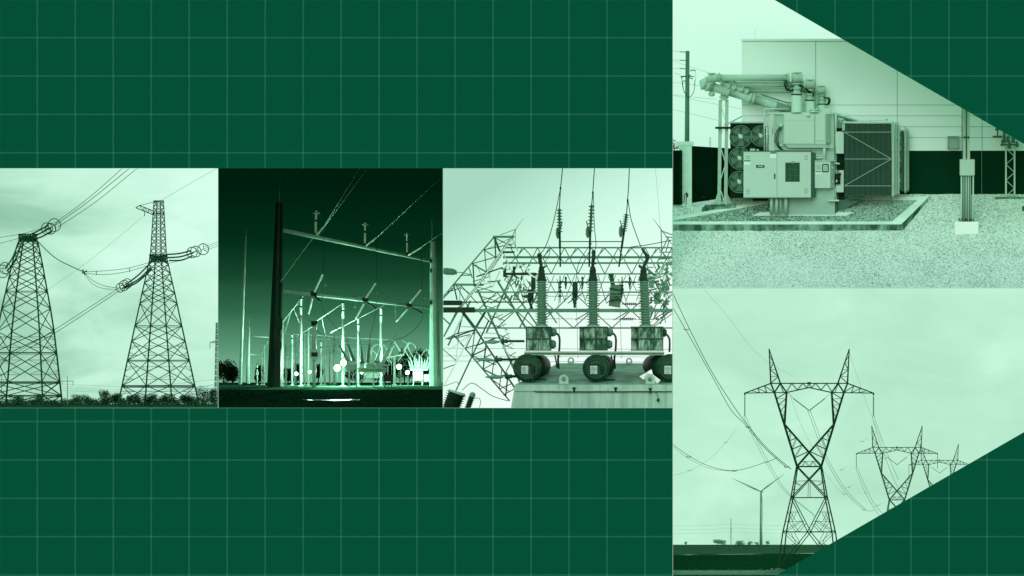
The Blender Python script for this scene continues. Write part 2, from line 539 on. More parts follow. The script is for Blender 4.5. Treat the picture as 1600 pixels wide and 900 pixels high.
strings('insulator strings reaching out right from the waist of the right tower', [((261, 397.5), (280, 396), (299, 391.5)), ((261, 402.5), (282, 401), (303, 394.5)), ((264, 407), (283, 406.5), (300, 400))], [((300, 394.5), 8.3), ((306, 393), 8.5), ((317.6, 389.4), 8.6)], 150, (.2, 1, 0))

G1 = 'overhead conductors of the left pictures strain towers'
n = 0
for lab, pts, r in (
    ('upper conductor rising from the left towers rings to the top edge', [(85, 349, 90), (140, 308, 60), (192, 262, 30)], .5),
    ('middle conductor rising from the left towers rings to the top edge', [(86, 352, 94), (143, 311, 64), (203, 262, 34)], .55),
    ('lower conductor rising from the left towers rings to the top edge', [(90, 355, 98), (150, 315, 68), (215, 262, 38)], .5),
    ('upper thin conductor from the left edge to the left towers platform', [(-40, 376, 60), (0, 371, 90), (40, 364, 115), (76, 353, 100)], .4),
    ('lower thin conductor from the left edge to the left towers platform', [(-40, 387, 66), (0, 380, 95), (38, 370, 118)], .4),
    ('heavy jumper cable sagging from the left tower to the hanging spacer', [(58, 376, 120), (88, 404, 140), (131, 425, 160)], .75),
    ('upper jumper bundle wire between the hanging spacer and the right tower', [(131, 425, 160), (165, 423, 168), (200, 419, 176), (234, 410, 184)], .45),
    ('lower jumper bundle wire between the hanging spacer and the right tower', [(131, 427, 160), (165, 429, 168), (200, 424, 176), (234, 414, 184)], .45),
    ('jumper wire sagging from the hanging spacer to the lower rings', [(131, 425, 160), (146, 439, 162), (165, 447, 166), (186, 450, 170)], .45),
    ('second jumper wire sagging just below its twin to the lower rings', [(131, 427, 162), (144, 443, 164), (163, 451, 168), (186, 452, 172)], .4),
    ('upper conductor falling left from the lower rings behind the left tower', [(186, 450, 170), (84, 516, 230), (20, 553, 270), (-40, 582, 300)], .5),
    ('lower conductor falling left from the lower rings behind the left tower', [(190, 452, 174), (88, 519, 234), (20, 558, 274), (-40, 590, 304)], .5),
    ('earth wire rising from the top of the slim mast to the right edge', [(252, 313, 190), (300, 285, 170), (341, 262, 150)], .3),
    ('faint earth wire rising from the left towers legs to the mast arm', [(60, 463, 200), (145, 403, 220), (226, 336, 230)], .25),
    ('upper conductor leaving the right rings for the right edge', [(318, 386, 150), (341, 377.5, 140)], .35),
    ('middle conductor leaving the right rings for the right edge', [(318, 389, 150), (341, 381, 140)], .35),
    ('lower conductor leaving the right rings for the right edge', [(318, 392, 150), (341, 384.5, 140)], .35),
    ('thin jumper passing under the right strings to the rings', [(262, 412, 160), (285, 406, 156), (303, 399, 152)], .35)):
    wire('conductor', pts, r, WR1 if r > .3 else WR1F, lab, 'power line', G1)
# spacer hanging between the towers
t = thing('line_spacer', 'small clamp where the heavy jumper splits into thin wires', 'spacer', (131, 428, 160))
mb = MB(); mb.bar((129, 421, 160), (133, 430, 160), .9); mb.bar((128, 427, 158), (136, 423, 162), .8); mb.build('clamp', ST1, t)
for x_, y_, d_ in ((150, 423, 164), (202, 418, 174)):
    mb = MB(); mb.box(x_, x_ + 1, y_, y_ + 7, d_, d_ + 4); mb.build('spacer_bar', ST1, t)

# far poles
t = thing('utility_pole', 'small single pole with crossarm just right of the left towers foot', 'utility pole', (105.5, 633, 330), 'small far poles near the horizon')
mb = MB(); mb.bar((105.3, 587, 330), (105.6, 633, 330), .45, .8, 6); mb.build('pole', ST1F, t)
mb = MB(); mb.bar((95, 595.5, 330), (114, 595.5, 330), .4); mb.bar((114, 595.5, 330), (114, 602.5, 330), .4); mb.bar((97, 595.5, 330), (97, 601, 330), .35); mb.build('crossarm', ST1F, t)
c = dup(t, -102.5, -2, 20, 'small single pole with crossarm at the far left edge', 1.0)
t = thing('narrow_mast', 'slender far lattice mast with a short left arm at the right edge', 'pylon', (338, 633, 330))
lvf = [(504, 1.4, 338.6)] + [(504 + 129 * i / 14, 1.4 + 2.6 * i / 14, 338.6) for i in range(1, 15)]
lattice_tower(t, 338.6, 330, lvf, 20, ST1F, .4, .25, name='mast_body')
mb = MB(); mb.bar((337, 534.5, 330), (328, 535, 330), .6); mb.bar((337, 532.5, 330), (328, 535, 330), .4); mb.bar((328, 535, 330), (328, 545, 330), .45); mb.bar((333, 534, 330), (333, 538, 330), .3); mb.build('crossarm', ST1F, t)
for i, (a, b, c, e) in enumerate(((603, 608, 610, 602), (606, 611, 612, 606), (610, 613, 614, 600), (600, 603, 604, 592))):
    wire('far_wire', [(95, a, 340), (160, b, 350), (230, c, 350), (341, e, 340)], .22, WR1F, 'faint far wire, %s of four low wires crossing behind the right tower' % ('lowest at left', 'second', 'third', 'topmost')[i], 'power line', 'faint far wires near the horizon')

# the hedge of bare trees along the horizon
mb = MB()
for k_ in range(190):
    x = -300 + 640 * k_ / 190 + R.uniform(-3, 3)
    h = R.uniform(12, 15) if x < 158 else R.uniform(15, 20)
    leaves(mb, R, x, 636 - h * .45, R.uniform(330, 420), 9, h * .52, 12, 330 if x > -20 else 60, .8, 7)
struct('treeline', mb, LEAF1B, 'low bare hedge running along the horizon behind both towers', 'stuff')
def tree(x, y, d, h, w, label, group, leaf, n=2000, size=.75):
    t = thing('bare_tree', label, 'tree', (x, y, d), group)
    mb = MB(); mb.tube([(x, y, d), (x + R.uniform(-.5, .5), y - h * .35, d), (x + R.uniform(-1, 1), y - h * .75, d)], [.7, .5, .2], 6)
    for k in range(9):
        a = R.uniform(.2, .6) * h; s_ = R.choice((-1, 1)) * R.uniform(.2, .5) * w
        mb.bar((x, y - a, d), (x + s_, y - a - h * R.uniform(.2, .4), d + R.uniform(-4, 4)), .2, .1)
    mb.build('trunk', BARK, t)
    mb = MB(); leaves(mb, R, x, y - h * .55, d, w * .5, h * .48, w * .4, n, size, 16)
    mb.build('crown', leaf, t)
for i, (x, h, w, lab) in enumerate(((166, 25, 26, 'tall bushy tree left of the right towers foot, at the start of the dense hedge'),
        (181, 22, 24, 'bushy tree hard against the left foot of the right tower'),
        (208, 20, 26, 'bushy tree seen between the left legs of the right tower'),
        (236, 19, 26, 'rounded tree under the middle of the right tower'),
        (262, 20, 26, 'rounded tree seen just right of the right towers inner leg'),
        (292, 20, 26, 'low tree at the right foot of the right tower'),
        (318, 31, 30, 'largest dark tree, between the right tower and the narrow mast'),
        (335, 28, 18, 'dark tree beside the narrow mast at the right edge'))):
    tree(x, 634.5, 300 + 8 * (i % 3), h, w, lab, 'bare trees behind the right strain tower', LEAF1)
for x, h, w, lab in ((28, 19, 26, 'low tree between the legs of the left tower'), (58, 20, 24, 'low rounded tree behind the left towers inner leg'), (120, 18, 26, 'low tree right of the small crossarm pole'), (138, 18, 28, 'low tree midway between both strain towers')):
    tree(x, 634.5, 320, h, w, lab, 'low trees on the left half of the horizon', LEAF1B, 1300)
# ================================================================== opening 2: the substation at night
R = random.Random(22); BW = 1.2; DS = 1.0
SKY2 = sky_mat('night sky', [(0, (0, 30, 15)), (.28, (3, 46, 25)), (.46, (22, 72, 46)), (.64, (50, 106, 76)), (.82, (92, 152, 120)), (1, (124, 186, 153))], 0.0, -0.33, .51, 0.05, (0.5, 0.5, 2.0), 1.2, 8.0)
D2 = 1000
sky_shell(341, 692, 263, 637.5, D2, SKY2)
STG = mat('galvanised pole steel', (118, 172, 146), 0.6, 0, 0.2, 5, 0.05)
STD = mat('dark weathered pole steel', (4, 44, 24), 0.5, 0.2, 0.3, 3)
STB = mat('pale galvanised steel', (162, 208, 184), 0.5, 0.1, 0.15, 6)
POR2 = mat('pale porcelain', (190, 235, 212), 0.25, 0, 0.1)
BLK2 = mat('black switch gear', (16, 40, 28), 0.6)
CBL2 = mat('jumper cable', (70, 110, 90), 0.6)
CBLD = mat('dark dropper cable', (10, 40, 24), 0.8)
GRD2 = mat('dark oily gravel', (16, 54, 34), 0.95, 0, 0.6, 14, 0.0, bump=0.9, bscale=45, rgb2=(1, 14, 6), stretch=(1, 1, 1), contrast=(.35, .65))
PAD2 = mat('pale gravel yard', (60, 110, 84), 0.9, 0, 0.4, 30, 0.0, rgb2=(28, 66, 46))
LF2 = mat('night foliage', (14, 40, 26), 0.9, 0, .4, 6, 0.1)
def gy2(d): return 637.3 - 33.3 * min(d, 350) / 350 - 6.3 * max(0, d - 350) / 650
mb = MB()
mb.quad((341.4, gy2(1), 1), (691.6, gy2(1), 1), (691.6, gy2(300), 300), (341.4, gy2(300), 300))
struct('ground', mb, GRD2)
mb = MB()
mb.quad((341.4, gy2(300), 300), (691.6, gy2(300), 300), (691.6, gy2(350), 350), (341.4, gy2(350), 350))
mb.quad((341.4, gy2(350), 350), (691.6, gy2(350), 350), (691.6, gy2(D2), D2), (341.4, gy2(D2), D2))
struct('gravel_yard', mb, PAD2)
PUD = mat('standing water', (16, 50, 32), 0.3, 0, 0.1, 3, 0.8)
mb = MB()
pts = []
for k in range(40):
    a = 2 * math.pi * k / 40
    rr = 1 + .15 * math.sin(3 * a) + .1 * math.sin(7 * a + 1)
    pts.append((518 + 40 * rr * math.cos(a), 112 + 14 * rr * math.sin(a)))
def puddle(pts, lift):
    dm = sum(p[1] for p in pts) / len(pts)
    mb.add([(x, gy2(dm) - lift - (d - dm) * .062, d) for x, d in pts], [tuple(range(len(pts)))])
puddle(pts, 1.6)
struct('puddle', mb, PUD)
MB_ = MB
mb = MB(); pts = [(385 + 30 * math.cos(a) * (1 + .2 * math.sin(3 * a)), 160 + 10 * math.sin(a)) for a in [2 * math.pi * k / 24 for k in range(24)]]

# the tall steel gantry in front: two poles and two tubular beams
t = thing('line_gantry', 'large steel gantry of two tapered poles joined by two sloping tubular beams', 'gantry', (429.5, gy2(350), 350))
def poly_pole(name, p, q, r0, r1, m, n=12):
    mb = MB(); mb.tube([p, q], [r0, r1], n); 
    for i in range(len(mb.sm)): mb.sm[i] = False
    return mb.build(name, m, t)
pp = poly_pole('pole', (429.3, gy2(350), 350), (436.4, 316, 350), 12.6, 5.4, STD)
mb = MB(); mb.box(427.6, 439, 521, 533.5, 334, 340); mb.box(429, 440, 534, 545, 334, 338); mb.box(432, 441.5, 496, 515, 335, 339); mb.build('junction_box', STD, pp)
mb = MB(); mb.bar((437.5, 277, 350), (436.5, 317, 350), .25, .5, 5); mb.build('lightning_rod', STG, pp)
mb = MB(); mb.tube([(428.5, 545, 335), (428.5, 600, 335)], .7, 6); mb.tube([(436, 439, 343), (435, 433, 342), (432, 440, 342)], 1.2, 6); mb.box(433, 438, 428, 437, 341, 346); mb.build('fitting', BLK2, pp)
pp2 = poly_pole('pole', (680.5, gy2(420), 420), (676.5, 377, 420), 10.0, 4.8, STG)
mb = MB(); mb.bar((675, 343, 420), (675, 378, 420), .22, .45, 5); mb.build('lightning_rod', STG, pp2)
mb = MB(); mb.tube([(684, 486, 410), (684.5, 540, 409), (685.5, 590, 408)], .5, 6)
for y in (405, 420, 470): mb.box(672, 674.5, y, y + 6, 413, 418)
mb.build('fitting', BLK2, pp2)
mb = MB(); mb.tube([(442, 359.5, 350), (672.8, 408, 420)], [3.3, 2.3], 12); mb.build('beam', STG, t)
mb = MB(); mb.tube([(441, 455, 350), (675.7, 481.3, 420)], [3.0, 2.2], 12); mb.build('beam', STG, t)

# post insulators on the upper beam
for i, (xt, yt, xb, yb, yr, d, lab) in enumerate(((494.4, 327, 493.4, 366.5, 333, 366, 'tall post insulator nearest the dark left pole on the upper beam'),
        (570.7, 345.5, 570.2, 382.5, 351, 389, 'post insulator at the middle of the upper beam'),
        (635.5, 362, 636, 396.6, 366.8, 409, 'post insulator nearest the right pole on the upper beam'))):
    t = thing('post_insulator', lab, 'insulator', (xb, yb, d), 'post insulators standing on the upper beam')
    k = 1 - i * .12
    mid = yb + (yt - yb) * .55
    mb = MB(); mb.sheds((xb, yb - 2, d), (xb, mid + 1.5, d), 1.7 * k, 2.4 * k, 9); mb.sheds((xb, mid - 1.5, d), (xt, yt + 2, d), 1.7 * k, 2.4 * k, 9); mb.build('porcelain', POR2, t)
    mb = MB(); mb.lathe((xb, yb + 1, d), (xb, yb - 2.2, d), [(0, 2.6 * k), (.5, 2.6 * k), (.5, 1.6 * k), (1, 2 * k)], 8); mb.tube([(xb, mid - 1.6, d), (xb, mid + 1.6, d)], 1.3 * k, 8); mb.bar((xt, yt + 2, d), (xt, yt - 2, d), .7, .4, 6); mb.build('metal_cap', BLK2, t)
    mb = MB(); mb.ring((xt, yr, d), 5.2 * k, .45, (0, .25, 1)); mb.build('corona_ring', STG, t)
# strain insulators and the lines they hold
S_ = ((495.5, 367, 506, 354, 362), (572, 384, 588, 371.6, 386), (638.8, 398.5, 658, 387, 406))
for i, (x0, y0, x1, y1, d) in enumerate(S_):
    mb = MB(); mb.sheds((x0, y0, d), (x1, y1, d - 8), 1.2, 1.8 - i * .15, 16); mb.bar((x1, y1, d - 8), (x1 + 3, y1 - 3, d - 10), .5)
    solo('strain_insulator', mb, POR2, ('slanting insulator by the post insulator nearest the dark left pole', 'slanting insulator at the middle of the upper beam', 'slanting insulator by the right end of the upper beam')[i], 'insulator', 'slanting strain insulators on the upper beam')
G2 = 'line wires crossing the night sky'
wire('line_wire', [(507, 352, 352), (562, 262, 300)], .7, STG, 'left wire of the pair rising to the top edge of the night view', 'power line', G2)
wire('line_wire', [(507, 354, 354), (574, 262, 300)], .7, STG, 'right wire of the pair rising to the top edge of the night view', 'power line', G2)
wire('line_wire', [(590, 370, 378), (692, 275, 300)], .62, STG, 'single wire rising from the middle strain insulator to the right edge', 'power line', G2)
wire('line_wire', [(660, 385, 396), (692, 363.5, 360)], .5, STG, 'short wire from the last strain insulator to the right edge', 'power line', G2)
wire('line_wire', [(439, 439.5, 338), (491, 369.5, 350), (507, 353, 352)], .5, STG, 'wire slanting down from the first strain insulator to the dark pole', 'power line', G2)
wire('line_wire', [(438, 314, 350), (455, 272, 330)], .12, CBL2, 'faint wire at the tip of the dark pole', 'power line', G2)
for i, pts in enumerate(([(506, 354, 360), (506, 390, 362), (505, 427, 365)], [(588, 372, 380), (588, 405, 382), (588, 440.5, 385)], [(657, 388, 400), (659.5, 420, 402), (659, 451, 404)])):
    wire('dropper_cable', pts, .35, CBLD, 'thin dark cable hanging to the %s open switch' % ('first', 'middle', 'last')[i], 'cable', 'droppers between the two beams')
for i, pts in enumerate(([(494.4, 326, 366), (502, 328, 364), (510, 341, 362), (506, 354, 360)], [(571, 344, 389), (580, 345, 386), (592, 356, 384), (588, 371, 380)], [(636, 361, 409), (646, 360, 406), (662, 372, 402), (660, 386, 398)])):
    wire('jumper_cable', pts, .3, CBLD, 'dark looped jumper over the %s post insulator' % ('first', 'middle', 'last')[i], 'cable', 'jumpers over the post insulators')

# disconnect switches hung on the lower beam
SW = (((490.3, 459.5, 360), (505, 427), (502, 472.5), (482, 491), (480.5, 450)),
      ((570.7, 468.8, 385), (588, 440.5), (587, 481.5), (555.7, 498), (555, 461)),
      ((639.2, 477, 405), (659, 451), (660, 489), (619, 503), (617, 468)))
for i, (c, up, dr, dl, ul) in enumerate(SW):
    d = c[2]; k = 1 - .1 * i
    t = thing('disconnect_switch', ('diamond shaped disconnect switch nearest the dark left pole', 'diamond shaped disconnect switch at the middle of the lower beam', 'diamond shaped disconnect switch nearest the right pole')[i], 'switch', (c[0], c[1] + 4, d), 'disconnect switches clamped to the lower beam')
    mb = MB(); mb.box(c[0] - 4 * k, c[0] + 4 * k, c[1] - 4.5 * k, c[1] + 4 * k, d - 6, d + 5, .8); mb.box(c[0] - 5.5 * k, c[0] + 5.5 * k, c[1] - 2, c[1] + 1, d - 7, d - 4); mb.build('clamp', BLK2, t)
    f = d - 7
    mb = MB(); mb.sheds((c[0] + 1, c[1] - 3, f), (up[0] - 1, up[1] + 2, f), 1.3, 2.0 * k, 12); mb.build('insulator', POR2, t)
    mb = MB(); mb.sheds((c[0] - 2, c[1] + 6, f + 12), (dl[0], dl[1], f + 12), 1.2, 1.9 * k, 12); mb.build('insulator', POR2, t)
    mb = MB(); mb.tube([(c[0], c[1] + 1, f - 2), (dr[0], dr[1], f - 2)], 1.6 * k, 8); mb.build('switch_arm', BLK2, t)
    mb = MB(); m1 = (up[0] + 3.5, up[1] + 19 * k)
    mb.tube([(*up, f), (*m1, f), (*dr, f)], .5, 6); mb.ring((*m1, f), 2.0 * k, .45, (0, .3, 1)); mb.bar((m1[0] - 3, m1[1], f), (m1[0] + 3, m1[1], f), .45)
    mb.tube([(*up, f), (up[0] - 1, up[1] + 3, f)], .8, 6)
    mb.build('contact_rod', CBL2, t)
    mb = MB(); a = (ul[0], ul[1]); b = (dl[0] - .5, dl[1] - 20 * k)
    mb.tube([(c[0] - 2, c[1] - 1, f + 12), (*a, f + 12), (*b, f + 12), (*dl, f + 12)], .5, 6); mb.ring((*b, f + 12), 1.8 * k, .4, (0, .3, 1)); mb.bar((a[0] - 2.5, a[1], f + 12), (a[0] + 4, a[1] + 2, f + 12), .6)
    mb.build('contact_rod', CBL2, t)
# cables from the switches to the breaker
BT = ((531, 541), (543, 536.6), (564, 541), (577, 537.7), (595, 543), (609, 541))
for i, pts in enumerate((
        [(482, 491, 372), (482.5, 501, 372), (487, 503, 350), (495.5, 517, 346), (512, 527, 350), (524, 532, 352), (531, 541, 352)],
        [(502, 472.5, 353), (506, 485, 352), (516, 501, 350), (532, 519, 352), (541, 528, 354), (543, 536.6, 355)],
        [(555.7, 498, 380), (556.5, 511, 375), (561, 524, 370), (564, 541, 360)],
        [(587, 481.5, 375), (586.5, 493, 372), (580.7, 517, 366), (578, 528, 362), (577, 537.7, 360)],
        [(619, 503, 398), (619.5, 514, 395), (613.5, 530, 390), (600, 536, 375), (595, 543, 362)],
        [(660, 489, 395), (660.5, 496, 393), (651, 511, 388), (633, 526, 380), (615, 532, 370), (609, 541, 362)])):
    wire('breaker_cable', pts, .55, CBL2, 'sagging cable to the %s bushing of the breaker, counted from the left' % ('first', 'second', 'third', 'fourth', 'fifth', 'sixth')[i], 'cable', 'cables between the switches and the breaker')

# the breaker with six splayed bushings
t = thing('circuit_breaker', 'squat circuit breaker with six splayed bushings on a braced steel frame', 'circuit breaker', (572, gy2(340), 350))
for i, (top, bot) in enumerate(zip(BT, ((545, 567), (553, 565), (566, 567), (574.5, 567), (588, 566), (598, 567)))):
    d = 352 if i % 2 else 366
    mb = MB(); mb.lathe((*bot, 352), (*top, d), [(0, 3.8)] + [(j / 22.0, (3.5 - 2.1 * j / 22.0) * (1.0 if j % 2 else .86)) for j in range(1, 22)] + [(1, .7)], 12); mb.build('bushing', CBL2 if i < 4 else STG, t)
mb = MB()
for x in (548, 577, 594):
    mb.lathe((x, 572, 338), (x, 572, 372), [(0, 4), (.04, 8.4 if x < 560 else 5.5), (.12, 8.4 if x < 560 else 5.5), (.12, 7.6 if x < 560 else 5), (.9, 7.6 if x < 560 else 5), (.92, 8), (1, 8)], 20)
mb.build('tank', STG, t)
mb = MB(); mb.box(541, 608, 569.5, 571.2, 335, 338); mb.box(541, 604, 574.5, 576.5, 335, 372); mb.box(560, 604, 576, 582, 348, 366); mb.build('deck', STG, t)
for x in (546, 557, 583.5, 600):
    mb = MB(); mb.box(x - 1.2, x + 1.2, 576.5, gy2(340), 337, 340); mb.box(x - 2, x + 2, gy2(340) - 1, gy2(340) + 1, 335, 342); mb.build('leg', STG, t)
mb = MB()
for a, b in ((546, 557), (557, 583.5), (583.5, 600)):
    mb.bar((a, 578, 341), (b, 600, 341), .5); mb.bar((b, 578, 341), (a, 600, 341), .5)
mb.build('cross_brace', STG, t)
mb = MB(); mb.box(599.5, 614, 585.5, 596, 330, 342, .5); mb.box(601, 612.5, 587, 594.5, 329, 330.2); mb.box(601, 602.5, 596, gy2(335), 333, 336); mb.box(611, 612.5, 596, gy2(335), 333, 336); mb.build('control_box', BLK2, t)

# dark arrester column left of the breaker
t = thing('arrester_column', 'dark capped column with an eight sided box at mid height, left of the breaker', 'post', (491, gy2(335), 335))
mb = MB(); mb.tube([(491, gy2(335), 335), (491.2, 562, 335)], 2.9, 10); mb.build('pole', STG, t)
mb = MB(); mb.tube([(491.2, 547, 335), (491.2, 508, 335)], 3.2, 12); mb.build('tube', STG, t)
mb = MB(); mb.lathe((491.2, 509, 335), (491.2, 501.5, 335), [(0, 3.3), (.05, 5), (.9, 5), (1, 4)], 12); mb.build('cap', STD, t)
mb = MB(); mb.prism([(488, 545), (494.5, 545), (498, 550), (498, 557), (494.5, 563), (488, 563), (484.5, 557), (484.5, 550)], 328, 342); mb.build('control_box', STG, t)
mb = MB(); mb.prism([(486.5, 550.5), (496, 550.5), (496, 557), (486.5, 557)], 326.8, 328); mb.build('cover_plate', STD, t)

# slim masts on the left
def mast(x0, y0, x1, y1, r0, r1, d, rod, lab, m=STG, group=None):
    t = thing('steel_mast', lab, 'mast', (x0, y0, d), group)
    mb = MB(); mb.tube([(x0, y0, d), (x1, y1, d)], [r0, r1], 10); mb.build('pole', m, t)
    if rod:
        mb = MB(); mb.bar((x1, y1 + 1, d), (x1 + .3, y1 - rod, d), .3, .15, 5); mb.build('lightning_rod', STG, t)
    return t
mast(375, 601, 384.4, 369, 2.8, 1.2, 400, 10, 'tallest slim lightning mast, leaning right near the left edge', STB, 'masts at the left of the night yard')
mast(387.3, 599.5, 389.4, 511, 3.4, 1.6, 560, 13, 'shorter pale tapered mast with a rod, right of the slim lightning mast', STB, 'masts at the left of the night yard')
# rows of pale posts across the yard: (x, top, half width, insulator bottom or 0, depth)
POSTS = ((402, 569, 1.2, 583, 600), (409, 545, 1.1, 0, 640), (412.8, 536, 1.2, 0, 620), (441.2, 502, 1.7, 0, 470), (446, 538, 1.2, 0, 700), (456.5, 522, 1.9, 536, 560),
         (462, 528, 1.2, 0, 740), (469.8, 466, 2.6, 492, 440), (476, 524, 1.5, 0, 640), (481.8, 512, 1.8, 0, 580), (501.6, 533, 1.7, 552, 600), (507.6, 525, 1.5, 0, 660), (515, 548, 1.0, 0, 760),
         (522.5, 527, 1.7, 0, 700), (535.8, 473, 2.4, 498, 450), (544.6, 527, 1.2, 0, 720), (559.6, 497, 1.8, 517, 480), (595.2, 481, 2.2, 504, 500), (616.5, 552, 2.3, 0, 620), (626.3, 570, .8, 0, 640), (637.5, 575, .8, 0, 660))
NEAR = ('the left edge and the slim masts', )
PL = ('short pale post with a small box, right of the two left masts', 'thin post just left of the twin posts beside the dark pole', 'thin post hidden partly by the dark gantry pole', 'tall pale post touching the right side of the dark gantry pole',
      'thin far post right of the dark gantry pole', 'medium post left of the tall insulator topped post', 'thin far post below the left roof truss', 'thick tall post topped by an insulator, left of the arrester column',
      'far post between the thick left post and its right neighbour', 'pale post directly left of the arrester column', 'post with a short insulator right of the arrester column', 'pale post one step right of the arrester column', 'thinnest far post left of the bright floodlight',
      'far post right beside the brightest floodlight', 'thick post topped by an insulator, lit by the brightest floodlight', 'thin far post left of the breakers bushings', 'post with a tall insulator behind the breakers middle', 'thick post with a tall insulator right of the breaker',
      'wide pale post left of the single round floodlight', 'thin stem below the round floodlight right of the breaker', 'thin stem below the rightmost floodlight')
for (x, y, w, ins, d), lab in zip(POSTS, PL):
    t = thing('yard_post', lab, 'post', (x, gy2(d), d), 'pale steel posts of the yard')
    top = ins if ins else y
    mb = MB(); mb.tube([(x, gy2(d), d), (x, top, d)], [w, w * .9], 8); mb.build('pole', STB, t)
    mb = MB(); mb.box(x - w * 1.6, x + w * 1.6, gy2(d) - 1, gy2(d) + .5, d - w * 1.6, d + w * 1.6); mb.build('base_plate', STB, t)
    if ins:
        mb = MB(); mid = (y + ins) / 2; mb.sheds((x, ins, d), (x, mid + 1, d), w * .7, w * 1.05, 6, 10); mb.sheds((x, mid - 1, d), (x, y + 1, d), w * .7, w * 1.05, 6, 10); mb.build('insulator', POR2, t)
        mb = MB(); mb.tube([(x, mid + 1.2, d), (x, mid - 1.2, d)], w * .8, 8); mb.tube([(x, y + 1, d), (x, y - 1, d)], w * .8, 8); mb.build('metal_cap', STD, t)
    if x == 402:
        mb = MB(); mb.box(399.8, 404.4, 581, 586, d - 3, d + 2, .5); mb.build('control_box', STB, t)
# bus tubes between the posts
BUS = (((442.7, 502, 470), (473.6, 462.5, 440), .8), ((443, 539, 640), (473, 462, 440), 0), ((456, 484, 455), (445, 520, 520), .4), ((458.5, 482, 455), (468, 505, 470), .4),
       ((495.5, 501, 430), (536, 473.5, 450), .8), ((460, 528, 560), (489, 510, 500), .7), ((516, 520, 470), (600, 477, 500), .8), ((495.5, 511, 450), (489, 528, 470), .4), ((503, 499, 440), (509, 524, 500), .4),
       ((443, 521.5, 600), (516, 525, 600), .7), ((516, 526, 600), (614, 531.5, 600), .6), ((443, 528, 660), (516, 531, 660), .5), ((443, 545.5, 700), (505, 546, 700), .5), ((505, 534, 680), (560, 537, 680), .5),
       ((443, 555, 720), (512, 554, 720), .4), ((389.5, 525, 560), (420, 527, 560), .7), ((389.5, 554, 560), (408, 554.5, 600), .6), ((401, 572, 600), (419, 533, 560), .4), ((446, 545, 690), (466, 531, 640), .4), ((516, 541, 700), (535, 541, 700), .4), ((520, 550, 740), (530, 527, 700), .4))
BUSL = ('sloping truss tube rising from the dark gantry pole to the thick insulator topped post', '', 'short strut leaning left under the first sloping truss tube', 'short strut leaning right under the first sloping truss tube',
    'sloping truss tube rising from the arrester column to the floodlit insulator post', 'short sloping tube joining the arrester column to its left neighbour', 'longest sloping tube, rising behind the breaker to the right insulator post', 'short strut leaning left beside the arrester columns cap',
    'short strut leaning right beside the arrester columns cap', 'upper level tube between the dark gantry pole and the arrester column', 'upper level tube running behind the breaker bushings', 'level tube just under the uppermost one, left of the arrester column', 'third level tube from the top, right of the dark gantry pole',
    'level tube behind the breakers leftmost bushings', 'lowest level tube between the dark gantry pole and the arrester column', 'upper level tube between the shorter pale mast and the dark gantry pole', 'lower level tube right of the shorter pale mast', 'thin sloping tube left of the dark gantry pole',
    'thin sloping tube behind the posts right of the dark gantry pole', 'short level tube left of the floodlit post', 'thin sloping tube beside the far post at the brightest floodlight')
for (a, b, r), lab in zip(BUS, BUSL):
    if r:
        mb = MB(); mb.tube([a, b], r, 8)
        solo('bus_tube', mb, STB, lab, 'bus tube', 'pale bus tubes strung between the yard posts')

# bright gear at the right of the yard
t = thing('breaker_bank', 'brightly lit second breaker with a fan of short bushings at the lower right', 'circuit breaker', (650, gy2(560), 560))
mb = MB(); mb.box(645, 661, 580, 595, 550, 575, .6); mb.box(640, 668, 576, 579, 552, 574); mb.box(662, 673, 585, 596, 552, 570, .5)
mb.build('tank', STB, t)
for x in (646, 660): mb = MB(); mb.box(x - .8, x + .8, 594, gy2(560), 553, 556); mb.build('leg', STB, t)
for a, b in (((643, 576), (638, 563)), ((646, 576), (641, 558)), ((649.5, 576), (648, 556)), ((653, 576), (651, 560)), ((655, 576), (655.5, 554)), ((659, 576), (659, 558)), ((662, 576), (664, 561)), ((665, 576), (669, 557)), ((668, 578), (672, 562))):
    mb = MB(); mb.lathe((*a, 562), (*b, 562), [(0, 1.7), (.3, 1.5), (.6, 1.2), (1, .6)], 8); mb.build('bushing', STB, t)
for i, (a, b, r, lab) in enumerate((((616, 533.5), (625.6, 549), 1.3, 'slanting white insulator nearest the breaker, leaning left'), ((640, 534.6), (631, 549), 1.6, 'thickest slanting white insulator right of the leaning one'), ((608, 556), (616, 540), 1.0, 'thin slanting insulator behind the breakers last bushing'),
        ((602.6, 559), (632, 554), 1.4, 'nearly level white tube behind the breaker'), ((634, 549), (642, 564), 1.0, 'short white strut right of the level tube'), ((622, 564), (634, 548), .8, 'short white strut rising under the level tube'), ((650, 553), (646, 565), 1.0, 'short strut among the far bushings'),
        ((595, 551), (608, 566), .7, 'thin strut left of the far bushings'), ((668, 547), (673, 556), 1.2, 'white stub beside the right gantry pole'), ((605, 557), (612, 568), .8, 'lowest white strut below the level tube'))):
    mb = MB(); mb.sheds((*a, 600), (*b, 600), r * .8, r * 1.2, 8, 10)
    solo('bus_insulator', mb, STB, lab, 'insulator', 'slanting insulators of the far bays')
for i, pts in enumerate(([(628, 532, 590), (636, 537, 590), (640, 548, 590), (648, 562, 590)], [(578, 553, 580), (585, 540, 580), (600, 540, 580), (607, 553, 580)], [(640, 535, 600), (648, 540, 600), (652, 552, 600), (660, 560, 600)], [(657, 560, 590), (662, 550, 590), (669, 546, 590), (675, 556, 590)], [(580, 562, 600), (582, 548, 600), (590, 556, 600)])):
    wire('bay_cable', pts, .45, STB, ('short arc left of the far insulators', 'pale arc just right of the breakers middle bushings', 'long pale arc right of the thickest far insulator', 'rightmost pale arc by the right gantry pole', 'smallest pale arc behind the breaker')[i], 'cable', 'pale looped cables of the far bays')
mb = MB(); mb.box(568, 592, 580, 591, 640, 660, .6); mb.box(570, 590, 577, 580, 642, 658)
solo('equipment_cabinet', mb, STB, 'pale far cabinet glowing behind the breakers legs', 'cabinet')
